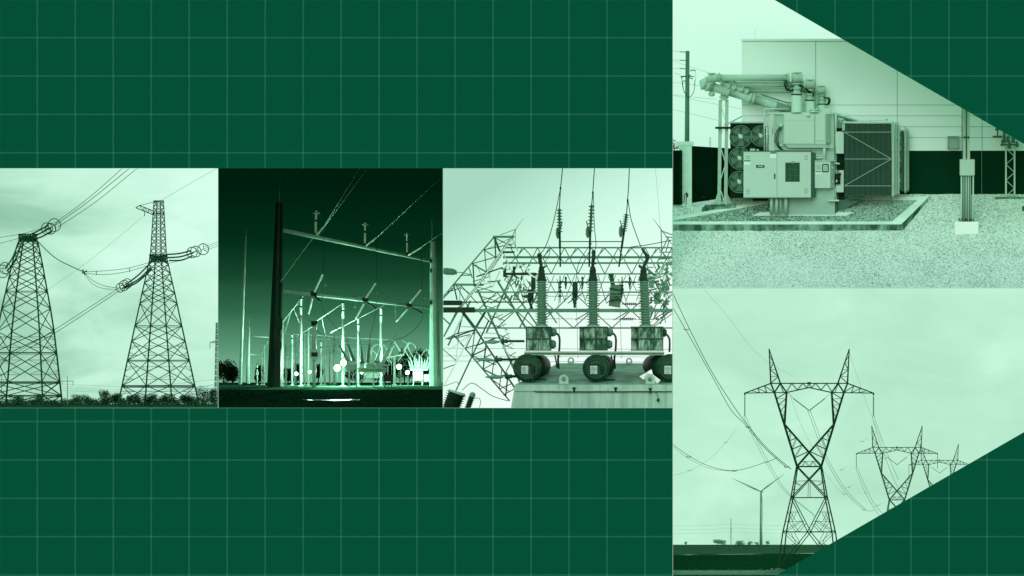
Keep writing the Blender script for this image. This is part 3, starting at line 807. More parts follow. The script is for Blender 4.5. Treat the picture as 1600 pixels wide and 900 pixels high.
for i, (x0, x1, y0, y1, n_, lab) in enumerate(((444, 474, 548, 560, 4, 'low zigzag truss beam between the dark pole and the thick insulator post'), (503, 534, 541, 551, 4, 'small zigzag truss beam left of the brightest floodlight'), (600, 640, 560, 570, 5, 'zigzag truss beam below the level white tube'), (640, 671, 566, 576, 4, 'zigzag truss beam just above the brightly lit second breaker'), (560, 596, 531, 538, 5, 'thin zigzag truss beam high behind the breakers bushings'))):
    mb = MB(); mb.bar((x0, y0, 680), (x1, y0 + 1, 680), .5); mb.bar((x0, y1, 680), (x1, y1 + 1, 680), .5)
    for k in range(n_):
        a, b = x0 + (x1 - x0) * k / n_, x0 + (x1 - x0) * (k + 1) / n_
        mb.bar((a, y1, 680), ((a + b) / 2, y0, 680), .35); mb.bar(((a + b) / 2, y0, 680), (b, y1, 680), .35)
    solo('truss_beam', mb, STG, lab, 'truss beam', 'zigzag truss beams of the far bays')
for i, (x, y, lab) in enumerate(((448, 560, 'upright pale insulator low beside the dark poles foot'), (460, 556, 'upright pale insulator between two far posts left of the thick post'), (509, 560, 'upright pale insulator right of the arrester column'), (517, 558, 'upright pale insulator left of the brightest floodlight'), (552, 548, 'upright pale insulator behind the breakers second bushing'), (606, 572, 'upright pale insulator above the dark control box'), (612, 545, 'upright pale insulator left of the leaning white one'))):
    mb = MB(); mb.sheds((x, y + 9, 640), (x, y, 640), .7, 1.4, 6, 10); mb.bar((x - 4, y - 1, 640), (x + 4, y - 2, 640), .45); mb.bar((x, y + 9, 640), (x, gy2(640), 640), .4)
    solo('upright_insulator', mb, STB, lab, 'insulator', 'upright insulators of the far bays')
# trees behind the yard
for i, (x, y, h, w) in enumerate(((349, 598, 36, 30), (363, 598, 26, 20), (404, 598, 28, 14), (450, 598, 24, 14), (463, 598, 30, 16), (497, 598, 28, 16), (556, 598, 26, 30), (612, 598, 38, 26), (632, 598, 52, 30), (652, 598, 54, 34), (668, 598, 46, 26), (590, 598, 28, 26))):
    t = thing('dark_tree', ('large dark tree at the left edge of the night view', 'lower dark tree by the slim lightning mast', 'dark tree between the two masts and the dark pole', 'small dark tree right of the dark pole', 'dark tree behind the small left floodlight', 'dark tree beside the arrester column', 'low dark tree behind the breaker', 'dark tree behind the slanting insulators',
        'tall dark tree right of the breaker', 'tallest dark tree above the far bushings', 'dark tree touching the right gantry pole', 'low dark tree right of the breakers frame')[i], 'tree', (x, y, 880), 'dark trees behind the yard')
    mb = MB(); mb.tube([(x, y, 880), (x + 1, y - h * .5, 880)], [1.2, .6], 6); mb.build('trunk', LF2, t)
    mb = MB(); leaves(mb, R, x, y - h * .5, 880, w * .6, h * .52, 20, 2600, 1.3, 16); mb.build('crown', LF2, t)

# floodlights, the only lamps in the place
LAMP = emis('lamp glass', (225, 255, 240), 14)
def flood(x, y, d, r, w, lab, stem=True):
    t = thing('floodlight', lab, 'floodlight', (x, gy2(d) if stem else y, d), 'lit floodlights of the yard')
    mb = MB(); mb.ball((x, y, d - 1), r, n=16, m=10); mb.build('lamp_glass', LAMP, t)
    mb = MB(); mb.lathe((x, y, d - .5), (x, y, d + r * 1.3), [(0, r * 1.12), (.5, r * 1.05), (1, r * .5)], 14); mb.build('housing', STD, t)
    if stem:
        mb = MB(); mb.tube([(x, y + r, d + 2), (x, gy2(d), d + 2)], .4, 6); mb.build('stem', STD, t)
    ld = bpy.data.lights.new('floodlight_beam', 'POINT'); ld.energy = w * .8; ld.color = (.72, 1, .84); ld.shadow_soft_size = .05
    lo = bpy.data.objects.new('floodlight_beam', ld); COL.objects.link(lo); lo.parent = t
    lo.location = W(x, y, d - r - 5) - t.location
flood(463, 584, 520, 2.6, 14, 'small round floodlight between the dark pole and the arrester column')
flood(484, 581, 520, 2.2, 14, 'small floodlight just left of the arrester column')
flood(527, 575, 400, 5.0, 170, 'brightest floodlight, left of the breaker')
flood(537, 567, 420, 4.6, 170, 'second bright floodlight overlapping the brightest one')
flood(564.6, 582, 380, 2.4, 8, 'small floodlight under the breaker')
flood(623.5, 573, 500, 3.8, 60, 'round floodlight right of the breaker')
flood(636.5, 582, 520, 3.0, 30, 'rightmost smaller round floodlight')
# ================================================================== opening 3: looking up at transformer bushings and lattice
R = random.Random(33); BW = 1.9
SKY3 = sky_mat('bright sky', [(0, (168, 218, 193)), (.3, (196, 244, 220)), (.52, (214, 255, 234)), (1, (240, 255, 248))], 0.17, -0.28, .50, 0.12, (0.5, 0.5, 0.6), 0.8, 1.0)
sky_shell(692, 1051, 263, 637.5, 520, SKY3)
LD = mat('shaded galvanised steel', (34, 88, 60), 0.6, 0.1, 0.3, 4)  # darker copy of the lattice steel, shade put into its colour
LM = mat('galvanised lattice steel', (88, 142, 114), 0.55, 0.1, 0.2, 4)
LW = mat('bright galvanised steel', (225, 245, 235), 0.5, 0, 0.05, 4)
DK3 = mat('dark porcelain', (18, 52, 34), 0.35, 0, 0.3, 6)
POR3 = mat('grey green porcelain', (84, 134, 106), 0.3, 0, 0.12, 4)
BX3 = mat('streaked stainless steel', (140, 192, 164), 0.5, 0, 0.5, 3.2, stretch=(3, 3, 1), rgb2=(30, 80, 54), contrast=(.44, .6))
DR3 = mat('weathered dark enamel', (14, 50, 32), 0.45, 0.1, 0.4, 5)
DR3B = mat('drum cover enamel', (28, 72, 48), 0.4, 0.1, 0.3, 5)
TK3 = mat('pale tank paint with drips', (152, 200, 174), 0.5, 0, 0.2, 3.0, stretch=(2.2, 2.2, .25), rgb2=(118, 168, 142), contrast=(.35, .6))
TK3B = mat('dusty tank top paint', (112, 160, 134), 0.6, 0, 0.2, 2.4, rgb2=(52, 100, 74), contrast=(.3, .6))
RAIL = mat('pale rail paint', (140, 190, 164), 0.5)
DISC3 = mat('dark green disc porcelain', (56, 104, 78), 0.35, 0, 0.15, 4)
PLT = mat('printed plate', (160, 205, 182), 0.5)

def truss(name, lab, x0, x1, ys, d, nodes, r, m, m2=None, depth=30, zig=None, group='lattice beams of the switchyard'):
    t = thing(name, lab, 'lattice beam', ((x0 + x1) / 2, max(ys), d), group)
    mb = MB()
    for j, y in enumerate(ys):
        mb.bar((x0, y, d + (depth if j % 2 else 0)), (x1, y, d + (depth if j % 2 else 0)), r[j])
    mb.build('chord', m, t)
    mb = MB()
    for (a, ya, b, yb, da, db) in zig:
        mb.bar((a, ya, d + da), (b, yb, d + db), .55)
    mb.build('bracing', m2 or m, t)
    return t
zz = []
for k in range(7):
    x = 798 + 42 * k
    zz += [(x, 387, x + 21, 428, 0, 20), (x + 21, 428, x + 42, 387, 20, 0), (x + 21, 388, x, 411, 0, 20), (x + 21, 388, x + 42, 411, 0, 20), (x + 10, 402, x + 18, 387, 0, 0)]
truss('lattice_beam', 'upper lattice beam crossing behind the three disc insulator strings', 786, 1051, (387, 402, 411, 428), 300, 0, (.9, 1.3, 1.1, .8), LM, LM, 20, zz)
zz = []
for k in range(6):
    x = 776 + 60 * k
    zz += [(x, 457, x - 30, 485, 0, 10), (x, 457, x + 30, 485, 0, 10), (x, 512.5, x - 30, 485, 0, 10), (x, 512.5, x + 30, 485, 0, 10), (x - 9, 474, x + 14, 458, 0, 0), (x + 3, 500, x + 25, 487, 0, 0)]
zz = [z for z in zz if z[0] > 745 and z[2] > 745 and z[0] < 1051 and z[2] < 1051]
t = truss('lattice_beam', 'lower lattice beam with a thick flat middle chord behind the porcelain bushings', 742, 1051, (456.5, 512.5), 240, 0, (.9, .9), LM, LD, 10, zz)
mb = MB(); mb.box(742, 1051, 482.4, 488, 248, 254); mb.build('middle_chord', LM, t)
mb = MB(); mb.box(692.5, 742, 480, 488.5, 246, 256); mb.box(692.5, 722, 469.5, 477, 250, 258); mb.box(722, 850, 471, 473, 254, 256); mb.build('dark_end', DK3, t)

# inclined lattice tower on the left
t = thing('lattice_column', 'leaning lattice column spreading down from its peak at the left of the bushings', 'lattice tower', (745, 637, 280))
C1 = [(772.4, 370, 290), (708.7, 444.6, 290), (692.4, 463, 290)]
C2 = [(800.6, 370, 270), (746, 446.7, 270), (715, 485.5, 270), (692.4, 526, 270)]
mb = MB(); mb.tube(C1, 1.6, 4); mb.tube(C2, 2.8, 4); mb.bar((771, 370, 290), (803, 370, 270), 1.3); mb.bar((709, 444.6, 290), (755, 445, 270), 1.3)
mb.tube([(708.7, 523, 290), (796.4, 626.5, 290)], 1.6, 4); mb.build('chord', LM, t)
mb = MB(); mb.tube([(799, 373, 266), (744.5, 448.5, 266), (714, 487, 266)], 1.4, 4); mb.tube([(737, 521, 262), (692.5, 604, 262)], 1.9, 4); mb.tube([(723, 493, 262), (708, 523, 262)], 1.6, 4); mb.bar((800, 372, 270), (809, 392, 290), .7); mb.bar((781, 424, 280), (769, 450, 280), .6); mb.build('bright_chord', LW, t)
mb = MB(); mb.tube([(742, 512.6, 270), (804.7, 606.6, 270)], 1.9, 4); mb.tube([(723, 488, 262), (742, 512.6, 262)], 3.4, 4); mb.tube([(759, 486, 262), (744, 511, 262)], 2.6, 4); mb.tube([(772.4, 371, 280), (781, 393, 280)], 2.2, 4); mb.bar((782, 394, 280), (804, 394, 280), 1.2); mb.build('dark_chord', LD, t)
mb = MB()
def on(Cc, t_):
    n_ = len(Cc) - 1; i = min(int(t_ * n_), n_ - 1); return lerp(Cc[i], Cc[i + 1], t_ * n_ - i)
br = [((773, 371), (775, 407)), ((757, 390), (802, 381)), ((757, 390), (760, 425)), ((739, 413), (741, 447)), ((738, 412), (777, 401)), ((757, 391), (777, 404)), ((739, 413), (763, 427)), ((733, 419), (738, 434)),
      ((720, 430), (737, 430)), ((745, 432), (785, 418)), ((772, 371), (800, 385)), ((762, 440), (782, 439)), ((709, 445), (714, 468)), ((712, 445), (732, 480)), ((700, 456), (720, 450)), ((692, 466), (708, 450)), ((720, 446), (746, 474)), ((742, 450), (728, 470)),
      ((692, 497), (702, 506)), ((692, 546), (712, 563)), ((693, 576), (710, 570)), ((700, 530), (740, 516)), ((708, 523), (742, 515)), ((696, 530), (716, 520)), ((722, 495), (716, 520)), ((727, 546), (742, 514)), ((737, 556), (742, 515)), ((737, 556), (760, 545)), ((726, 544), (770, 532)),
      ((737, 556), (775, 570)), ((755, 577), (759, 541)), ((755, 577), (785, 560)), ((768, 592), (772, 562)), ((768, 592), (792, 585)), ((780, 608), (784, 578)), ((780, 608), (798, 600)), ((790, 619), (793, 592)), ((770, 594), (796, 612)), ((745, 566), (768, 553)), ((757, 578), (782, 590)), ((787, 617), (803, 608)), ((712, 528), (742, 521)), ((744, 540), (775, 528)), ((756, 528), (780, 528)), ((790, 582), (802, 560))]
for k, (a, b) in enumerate(br): mb.bar((*a, 288), (*b, 272), .55 if k % 3 else .8)
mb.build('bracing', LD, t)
mb = MB()
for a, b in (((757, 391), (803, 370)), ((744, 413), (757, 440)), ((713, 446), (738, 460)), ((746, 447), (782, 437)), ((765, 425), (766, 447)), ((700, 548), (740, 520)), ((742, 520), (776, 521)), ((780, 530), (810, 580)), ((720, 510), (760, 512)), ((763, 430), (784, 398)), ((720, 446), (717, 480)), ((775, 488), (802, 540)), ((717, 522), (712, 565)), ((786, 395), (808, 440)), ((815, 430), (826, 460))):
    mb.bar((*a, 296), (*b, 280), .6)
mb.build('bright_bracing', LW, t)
mb = MB(); mb.tube([(764, 500, 250), (700, 637, 250)], 1.3, 6); mb.build('rod', LD, t)
mb = MB(); mb.tube([(800, 370, 270), (805.8, 358, 270), (818, 341, 270)], [.8, .6, .15], 5); mb.bar((806, 358, 270), (782, 367, 290), .4); mb.bar((805.5, 360, 270), (805, 388, 280), .3); mb.build('spike', LM, t)
t = thing('lattice_column', 'second leaning lattice leg behind the first, between the flat beams and the level bushings', 'lattice tower', (800, 600, 340))
mb = MB(); mb.bar((746, 452, 340), (812, 596, 340), 1.2); mb.bar((778, 440, 345), (826, 520, 345), 1.2); mb.bar((800, 430, 345), (760, 520, 345), 1.0); mb.bar((735, 470, 345), (700, 540, 345), 1.0); mb.bar((802, 455, 345), (842, 512, 345), .9); mb.bar((850, 440, 345), (812, 512, 345), .8); mb.bar((826, 440, 345), (870, 505, 345), .8); mb.build('chord', LM, t)
mb = MB()
for k in range(22):
    y_ = 440 + 7.4 * k; xa = 744 + (y_ - 452) * .458
    mb.bar((xa, y_, 342), (xa + (34 - k * 1.1) * (1 if k % 2 else .8), y_ + (9 if k % 2 else -8), 350), .5)
for k in range(16):
    x_ = 790 + 16 * k
    mb.bar((x_, 428 + (k % 3) * 4, 352), (x_ + 13, 456 + (k % 2) * 16, 356), .45)
    mb.bar((x_ + 12, 430, 352), (x_ - 4, 470, 356), .4)
mb.build('bracing', LM, t)
# hanging equipment cluster in the middle of the lattice
t = thing('busbar_assembly', 'dark busbar with clamps behind the left porcelain bushing', 'busbar', (810, 437, 250))
mb = MB(); mb.box(786, 838, 426, 430, 246, 252, .6); mb.box(786, 791, 422, 433, 243, 249, 1); mb.box(801, 805, 416, 426, 246, 252); mb.box(830, 837, 426, 452, 244, 250, .6); mb.build('bar', DK3, t)
mb = MB(); mb.tube(curve([(807, 419, 240), (812, 414, 240), (822, 418, 240), (828, 428, 240), (838, 434, 240), (852, 433.5, 240)]), 1.3, 8); mb.build('conduit_loop', LW, t)
mb = MB()
for _ in range(60):
    x, y = R.uniform(786, 832), R.uniform(413, 470); a = R.uniform(0, 6.3); l = R.uniform(3, 11)
    mb.bar((x, y, 255), (x + l * math.cos(a), y + l * math.sin(a), 262), R.uniform(.4, 1.0))
mb.build('fitting', LM, t)
t = thing('busbar_assembly', 'jumble of clamps and a curved pale conduit behind the right porcelain bushing', 'busbar', (1025, 470, 250))
mb = MB(); mb.tube(curve([(1008, 429, 240), (1018, 432, 240), (1030, 431, 240), (1036, 420, 240), (1039, 409, 240)]), 1.5, 8); mb.tube(curve([(1000, 440, 244), (1020, 437, 244), (1051, 425, 244)]), 1.0, 8); mb.build('conduit_loop', RAIL, t)
mb = MB()
for _ in range(80):
    x, y = R.uniform(1008, 1046), R.uniform(412, 500); a = R.uniform(0, 6.3); l = R.uniform(3, 12)
    mb.bar((x, y, 255), (x + l * math.cos(a), y + l * math.sin(a), 262), R.uniform(.4, 1.4))
mb.box(1014, 1022, 432, 450, 246, 254, 1); mb.box(1022, 1032, 455, 475, 246, 256, 1); mb.build('fitting', LM, t)
mb = MB(); mb.box(825, 834, 452, 470, 250, 258, 1); mb.bar((826, 468, 252), (832, 484, 256), 1.4); mb.bar((815, 462, 255), (826, 466, 255), .8)
solo('dark_clamp', mb, DK3, 'dark drooping clamp left of the left porcelain bushing', 'clamp')
t = thing('lattice_column', 'far lattice column with a spiked top at the right edge', 'lattice tower', (1040, 500, 330))
mb = MB(); mb.tube([(1020, 341, 330), (1032, 357, 330), (1051, 382, 330)], [.2, .8, 1.2], 5)
for a, b in (((1033, 358), (1034, 395)), ((1034, 361), (1051, 367)), ((1040, 370), (1051, 371)), ((1034, 392), (1044, 371)), ((1030, 394), (1051, 394)), ((1034, 396), (1026, 412)), ((1036, 396), (1051, 420)), ((1046, 375), (1040, 394)), ((1030, 405), (1051, 403)), ((1051, 395), (1028, 460)), ((1051, 430), (1022, 482)), ((1051, 445), (1030, 452)), ((1024, 440), (1051, 470)), ((1020, 500), (1051, 455)), ((1022, 510), (1051, 490)), ((1010, 512), (1040, 440))):
    mb.bar((*a, 334), (*b, 326), .6)
mb.build('bracing', LM, t)

# the far disc insulator strings and the three lines they hold
for i, (top, dtop, dbot, bot, lab) in enumerate((((875.8, 294), (874, 326), (874.5, 364), (875.5, 417), 'disc insulator string above the left porcelain bushing'),
        ((926.3, 301), (924.5, 320), (922.3, 363), (920.5, 417), 'disc insulator string above the middle porcelain bushing'),
        ((980.6, 313), (979, 334), (975, 362), (967, 417), 'slanting disc insulator string above the right porcelain bushing'))):
    t = thing('disc_insulator', lab, 'insulator', (*bot, 210), 'disc insulator strings under the three lines')
    mb = MB(); mb.sheds((*dtop, 205), (*dbot, 208), 1.9, 5.2, 8, 16); mb.build('discs', DISC3, t)
    mb = MB(); mb.tube([(*top, 204), (*dtop, 205)], .9, 6); mb.tube([(*dbot, 208), lerp((*dbot, 208), (*bot, 210), .45)], 1.9, 8); mb.tube([lerp((*dbot, 208), (*bot, 210), .45), (*bot, 210)], 1.5, 6); mb.box(top[0] - 1.4, top[0] + 1.4, top[1] - 1.8, top[1] + 1.8, 202, 206)
    mb.ball((dbot[0] - 1, dbot[1] - 2, 206), 2.3); mb.build('rod', DK3, t)
    mb = MB(); mb.lathe((dbot[0] - 3 - i, dbot[1] - 9, 214), (dbot[0] - 3 - i, dbot[1] + 9, 214), [(0, 1), (.2, 3), (.7, 3.2), (1, 1)], 10); mb.bar((dbot[0] + 4 - 10 * (i > 0), dbot[1] - 18, 214), (dbot[0] + 1 - 4 * (i > 0), dbot[1] - 6, 214), .7); mb.build('counterweight', POR3, t)
for i, (pts, r, lab) in enumerate((
        ([(879, 262, 190), (877.5, 278, 197), (875.8, 294, 203)], .8, 'line dropping from the top edge to the left disc string'),
        ([(929, 262, 190), (927.5, 282, 197), (926.3, 301, 203)], .8, 'line dropping from the top edge to the middle disc string'),
        ([(983.4, 262, 190), (982.2, 290, 197), (980.6, 313, 203)], .8, 'line dropping from the top edge to the right disc string'),
        ([(875.8, 294, 203), (865, 346, 190), (853.8, 382, 175), (843, 399, 165)], .7, 'curving cable from the left line to the left bushing cap'),
        ([(927, 300, 203), (928.5, 350, 190), (930.5, 372, 180), (931, 386, 170), (927.5, 396, 165)], .65, 'cable hanging beside the middle disc string'),
        ([(981.5, 313, 203), (984.5, 335, 195), (989, 352, 188), (1001.4, 386, 170)], .7, 'curving cable from the right line to the right bushing cap'),
        ([(925, 380, 170), (917, 390, 175), (904, 412, 185), (899.5, 441, 195)], .55, 'cable curving down to the hanging dark arrester'),
        ([(1024, 262, 400), (1028, 308, 400), (1032, 356, 400)], .2, 'hair thin far wire at the top right'),
        ([(876, 377.5, 215), (930, 377.5, 215), (972, 377.5, 215)], .8, 'straight rod joining the left and right disc strings'),
        ([(985, 386, 215), (1015, 382, 215), (1051, 375, 215)], .7, 'rod slanting gently up to the right edge'),
        ([(722, 610, 150), (737, 598.6, 150), (754.6, 608.7, 160), (770, 619, 180), (794, 626.5, 220)], .55, 'looping wire from the small ribbed bushing to the column foot'),
        ([(858, 383, 172), (859, 395, 172), (853, 408, 172), (848, 421, 172)], .5, 'short loop beside the left bushing cap'))):
    wire('cable', pts, r, LD if r > .3 else LM, lab, 'cable', 'cables of the bushing view')
for i, (a, b, n_, lab) in enumerate((((875, 438), (875, 466), 4, 'small disc insulator hanging right of the left bushing'), ((972, 438), (972, 460), 4, 'small disc insulator hanging left of the right bushing'), ((976, 475), (994, 475), 6, 'level disc insulator at the height of the tilted instrument box'), ((972, 498.4), (989, 498.4), 6, 'level disc insulator below the tilted instrument box'))):
    mb = MB(); mb.sheds((*a, 225), (*b, 225), 1.0, 3.2, n_, 14); dx = (b[0] - a[0]) * .25; dy = (b[1] - a[1]) * .25
    mb.bar((a[0] - dx, a[1] - dy, 225), (b[0] + dx, b[1] + dy, 225), .6)
    solo('small_insulator', mb, DK3, lab, 'insulator', 'small insulators among the lattice')
t = thing('surge_arrester', 'dark hanging arrester between the left and middle porcelain bushings', 'arrester', (898.5, 481, 200))
mb = MB(); mb.lathe((898.7, 440, 200), (898.5, 466, 200), [(0, 2), (.06, 4), (.9, 4.3), (1, 3)], 12); mb.build('body', DK3, t)
mb = MB(); mb.box(893, 903, 465, 469, 196, 204); mb.lathe((898, 469, 200), (898, 481, 200), [(0, 3.2), (.5, 2.6), (.5, 2), (1, 2)], 10); mb.build('base', LD, t)
t = thing('instrument_transformer', 'tilted instrument transformer with a stubby bushing between the middle and right porcelain bushings', 'transformer', (962, 482, 260))
mb = MB(); mb.prism([(951, 478), (954, 446), (972, 444), (975, 452), (968, 481)], 250, 275); mb.build('tank', POR3, t)
mb = MB(); mb.sheds((958, 448, 258), (955, 430, 258), 3.2, 4.2, 4, 12); mb.lathe((955, 431, 258), (954.6, 427, 258), [(0, 4.2), (1, 4)], 12); mb.build('bushing', LD, t)
mb = MB(); mb.bar((952, 470, 248), (972, 468, 248), .8); mb.bar((952, 450, 248), (974, 455, 248), .8); mb.build('strap', LD, t)
for i, x in enumerate((884, 910, 984)):
    mb = MB(); mb.lathe((x, 432, 222), (x, 452, 222), [(0, .6), (.1, 2), (.3, 1.2), (.5, 2.4), (.8, 1.2), (1, .8)], 8); mb.bar((x - 8, 440, 222), (x + 8, 441.5, 222), .9); mb.ball((x + 7, 441, 221), 2)
    solo('bus_clamp', mb, LD, ('clamp fitting between the left bushing and the dark arrester', 'clamp fitting just left of the middle bushing', 'clamp fitting just left of the right bushing')[i], 'clamp', 'clamp fittings on the lower beam')
mb = MB(); mb.bar((856, 441, 226), (1000, 441, 226), .8); mb.bar((850, 463, 228), (1010, 461, 228), .35); mb.bar((850, 498, 228), (1020, 499, 228), .3)
solo('bus_rod', mb, LM, 'level rods running behind all three bushings above the lower beam', 'rod')
mb = MB()
for y in (546, 558, 566): mb.bar((692.5, y - 2, 420), (1051, y, 420), .22)
for x in (872, 968, 900): mb.bar((x, 440, 330), (x + 3, 560, 330), .25)
struct('far_wires', mb, LM, 'hair thin far wires seen through the lattice', 'stuff')
t = thing('street_lamp', 'pale lamp head on a thin arm reaching in from the left edge', 'street lamp', (734, 428, 330))
mb = MB(); mb.lathe((692.5, 423.5, 330), (714, 425.5, 330), [(0, 4.5), (.2, 5.6), (.75, 5), (.95, 3), (1, 1)], 14); mb.build('lamp_head', POR3, t)
mb = MB(); mb.tube(curve([(712, 425.5, 330), (722, 426, 330), (736, 429.5, 330)]), .7, 6); mb.lathe((711, 422, 330), (713, 429, 330), [(0, 1), (.5, 2.2), (1, 1)], 8); mb.build('arm', LM, t)

# transformer in the foreground
t = thing('power_transformer', 'foreground transformer seen from below, three porcelain bushings on boxes above dark drums', 'transformer', (925, 637.3, 60))
TB = [(805, 602), (1051, 602), (1051, 637.4), (798.5, 637.4)]
mb = MB(); mb.prism([(804.5, 601), (1050.6, 601), (1050.6, 637.4), (798.5, 637.4)], 40, 300, [(846, 601), (1050.6, 601), (1050.6, 637.4), (840, 637.4)]); mb.build('tank', TK3, t)
mb = MB(); mb.add([(804.5, 601, 40), (1050.6, 601, 40), (1050.6, 567.5, 300), (872, 567.5, 300), (1050.6, 601, 300), (846, 601, 300)], [(0, 1, 2, 3), (0, 3, 5), (3, 2, 4, 5), (0, 5, 4, 1), (1, 4, 2)]); mb.build('tank_cover', TK3B, t)
mb = MB(); mb.box(804, 1050.6, 609.5, 611, 38, 40.2); mb.build('weld_seam', RAIL, t)
r_ = MB(); r_.box(819, 1038, 549, 551.3, 90, 112); r_.box(819, 1038, 551.3, 555, 96, 100); r_.build('rail', RAIL, t)
BS = ((822, 861, 822, 846.3, 0, 846.3), (905.4, 949, 912, 927, 0, 926.6), (986, 1036, 997, 1009, 0, 1006.4))
for i, (x0, x1, xf, cx, tilt, ctop) in enumerate(BS):
    yb = 548; yt = 511
    mb = MB()
    mb.prism([(xf, yt), (x1, yt), (x1, yb), (xf, yb)], 96, 150)
    if i: mb.prism([(x0, yt + 1), (xf - .3, yt + 1), (xf - .3, yb - .5), (x0, yb - .5)], 104, 150)
    bxo = mb.build('terminal_box', BX3, t)
    mb = MB()
    for y in (yt - .8, 528.4, yb - 1.6): mb.box(x0 - .6, x1 + .8, y, y + 1.6, 93.5, 152)
    for x in ((xf + x1) / 2,): mb.box(x - .4, x + .4, yt, yb, 95, 97)
    for x in (xf - .4, x1 - .8): mb.box(x, x + 1.2, yt, yb, 94.4, 97)
    mb.build('box_flange', DR3B, bxo)
    mb = MB(); mb.sheds((cx, 509.5, 124), (ctop, 438.5, 124), 6.6, 10.7, 17, 24); mb.build('porcelain_bushing', POR3, t)
    mb = MB(); mb.lathe((cx, 511, 124), (cx, 507.5, 124), [(0, 11), (.4, 11), (.5, 9), (1, 8.6)], 24); mb.build('bushing_flange', RAIL, t)
    tx = (842.5, 927.5, 1011)[i]; ty = (399, 394, 400)[i]
    mb = MB(); a = (ctop - 1 * (i == 2), 438.5, 124); b = ((846, 926, 1005.5)[i] , 417, 126)
    mb.lathe(a, b, [(0, 8.6), (.08, 8.6), (.1, 6.6), (.28, 6.8), (.3, 5.6), (.5, 6), (.52, 5), (.75, 5.2), (.77, 4.2), (1, 4.2)], 16)
    mb.tube([b, (tx + (1 if i == 0 else 0), ty + 6, 128), (tx, ty, 130)], [2.6, 3.2, 2.6], 8)
    cxn = ((842, 397), (927.6, 392), (1003.5, 389))[i]
    mb.tube([(tx, ty, 130), (*cxn, 140)], [2.8, 2.2], 8); mb.box(tx - 3.4, tx + 3.4, ty - 2, ty + 3, 126, 133, .8)
    for k in range(5):
        a_ = R.uniform(0, 6.3); mb.bar((b[0], b[1] + R.uniform(-6, 8), 121), (b[0] + 8 * math.cos(a_), b[1] + 7 * math.sin(a_), 122), .9)
    mb.build('terminal_cap', DK3, t)
    # side lugs and thick cables right of each box
    if i < 2:
        mb = MB(); mb.lathe((x1, 519, 120), (x1 + 9, 519, 120), [(0, 7), (.6, 6.6), (1, 4)], 14); mb.lathe((x1, 538, 120), (x1 + 8, 538, 120), [(0, 7), (.6, 6.4), (1, 4)], 14); mb.build('side_lug', POR3, bxo)
        mb = MB(); mb.tube(curve([(x1 + 8, 520, 118), (x1 + 13, 527, 116), (x1 + 13, 545, 116), (x1 + 11, 560, 120), (x1 + 12, 576, 125)]), 1.7, 8); mb.tube(curve([(x1 + 6, 555, 122), (x1 + 8, 565, 122), (x1 + 9, 575, 122)]), 1.2, 8); mb.build('cable', DK3, bxo)
    else:
        mb = MB(); mb.lathe((x1, 520, 120), (x1 + 6, 520, 120), [(0, 7), (.6, 6), (1, 4)], 14); mb.tube(curve([(x1 + 4, 521, 116), (x1 + 10, 530, 114), (x1 + 10, 550, 114)]), 1.7, 8); mb.build('side_lug', DR3B, bxo)
# drums
for i, (cx, cy, rr) in enumerate(((823.5, 575, 22), (931.3, 575, 21.2), (1047, 575, 22))):
    d0 = 62
    mb = MB()
    bx = cx + (22 if i == 0 else (14 if i == 1 else -28)); by = cy + 2
    mb.lathe((cx, cy, d0 + 6), (bx, by - 6, 190), [(0, rr * .86), (.9, rr * .8), (1, rr * .7)], 28)
    dr = mb.build('drum', DR3, t)
    mb = MB(); mb.lathe((cx, cy, d0), (cx + .5, cy, d0 + 8), [(0, rr * .8), (.001, rr * .8), (.1, rr), (.45, rr), (.45, rr * .95), (.55, rr * .95), (.55, rr), (1, rr)], 36)
    mb.ring((cx, cy, d0 - .2), rr * .62, .8, (0, 1, 0), 32); mb.ring((cx, cy, d0 - .4), rr * .78, .55, (0, 1, 0), 32); mb.build('drum_cover', DR3B, dr)
    mb = MB()
    for k in range(10):
        a = 2 * math.pi * (k + .3) / 10
        mb.lathe((cx + rr * .89 * math.cos(a), cy + rr * .89 * math.sin(a), d0 - 1.8), (cx + rr * .89 * math.cos(a), cy + rr * .89 * math.sin(a), d0 + 1), [(0, 1.1), (1, 1.3)], 6)
    mb.box(cx - 10, cx + 8, cy - 6.5, cy - 5, d0 - 3.5, d0); mb.box(cx + 6, cx + 12, cy - 3, cy + 9, d0 - 4, d0, .8); mb.ball((cx + 10, cy + 3, d0 - 5), 2.2)
    mb.build('cover_bolts', DR3, dr)
    mb = MB(); mb.box(cx - 9, cx + 2, cy - 3.5, cy + 9.5, d0 - 3, d0 - 1, .3); mb.build('name_plate', PLT, dr)
    mb = MB()
    for y in (-1.5, .4, 2, 4, 6, 7.6): mb.box(cx - 8, cx - 8 + R.uniform(5, 9), cy + y, cy + y + .5, d0 - 3.3, d0 - 3)
    mb.build('plate_print', DR3, dr)
    mb = MB(); mb.box(cx + 2, cx + 30, cy + 17, cy + 19.5, 92, 130, .5); mb.build('drum_saddle', DR3, dr)
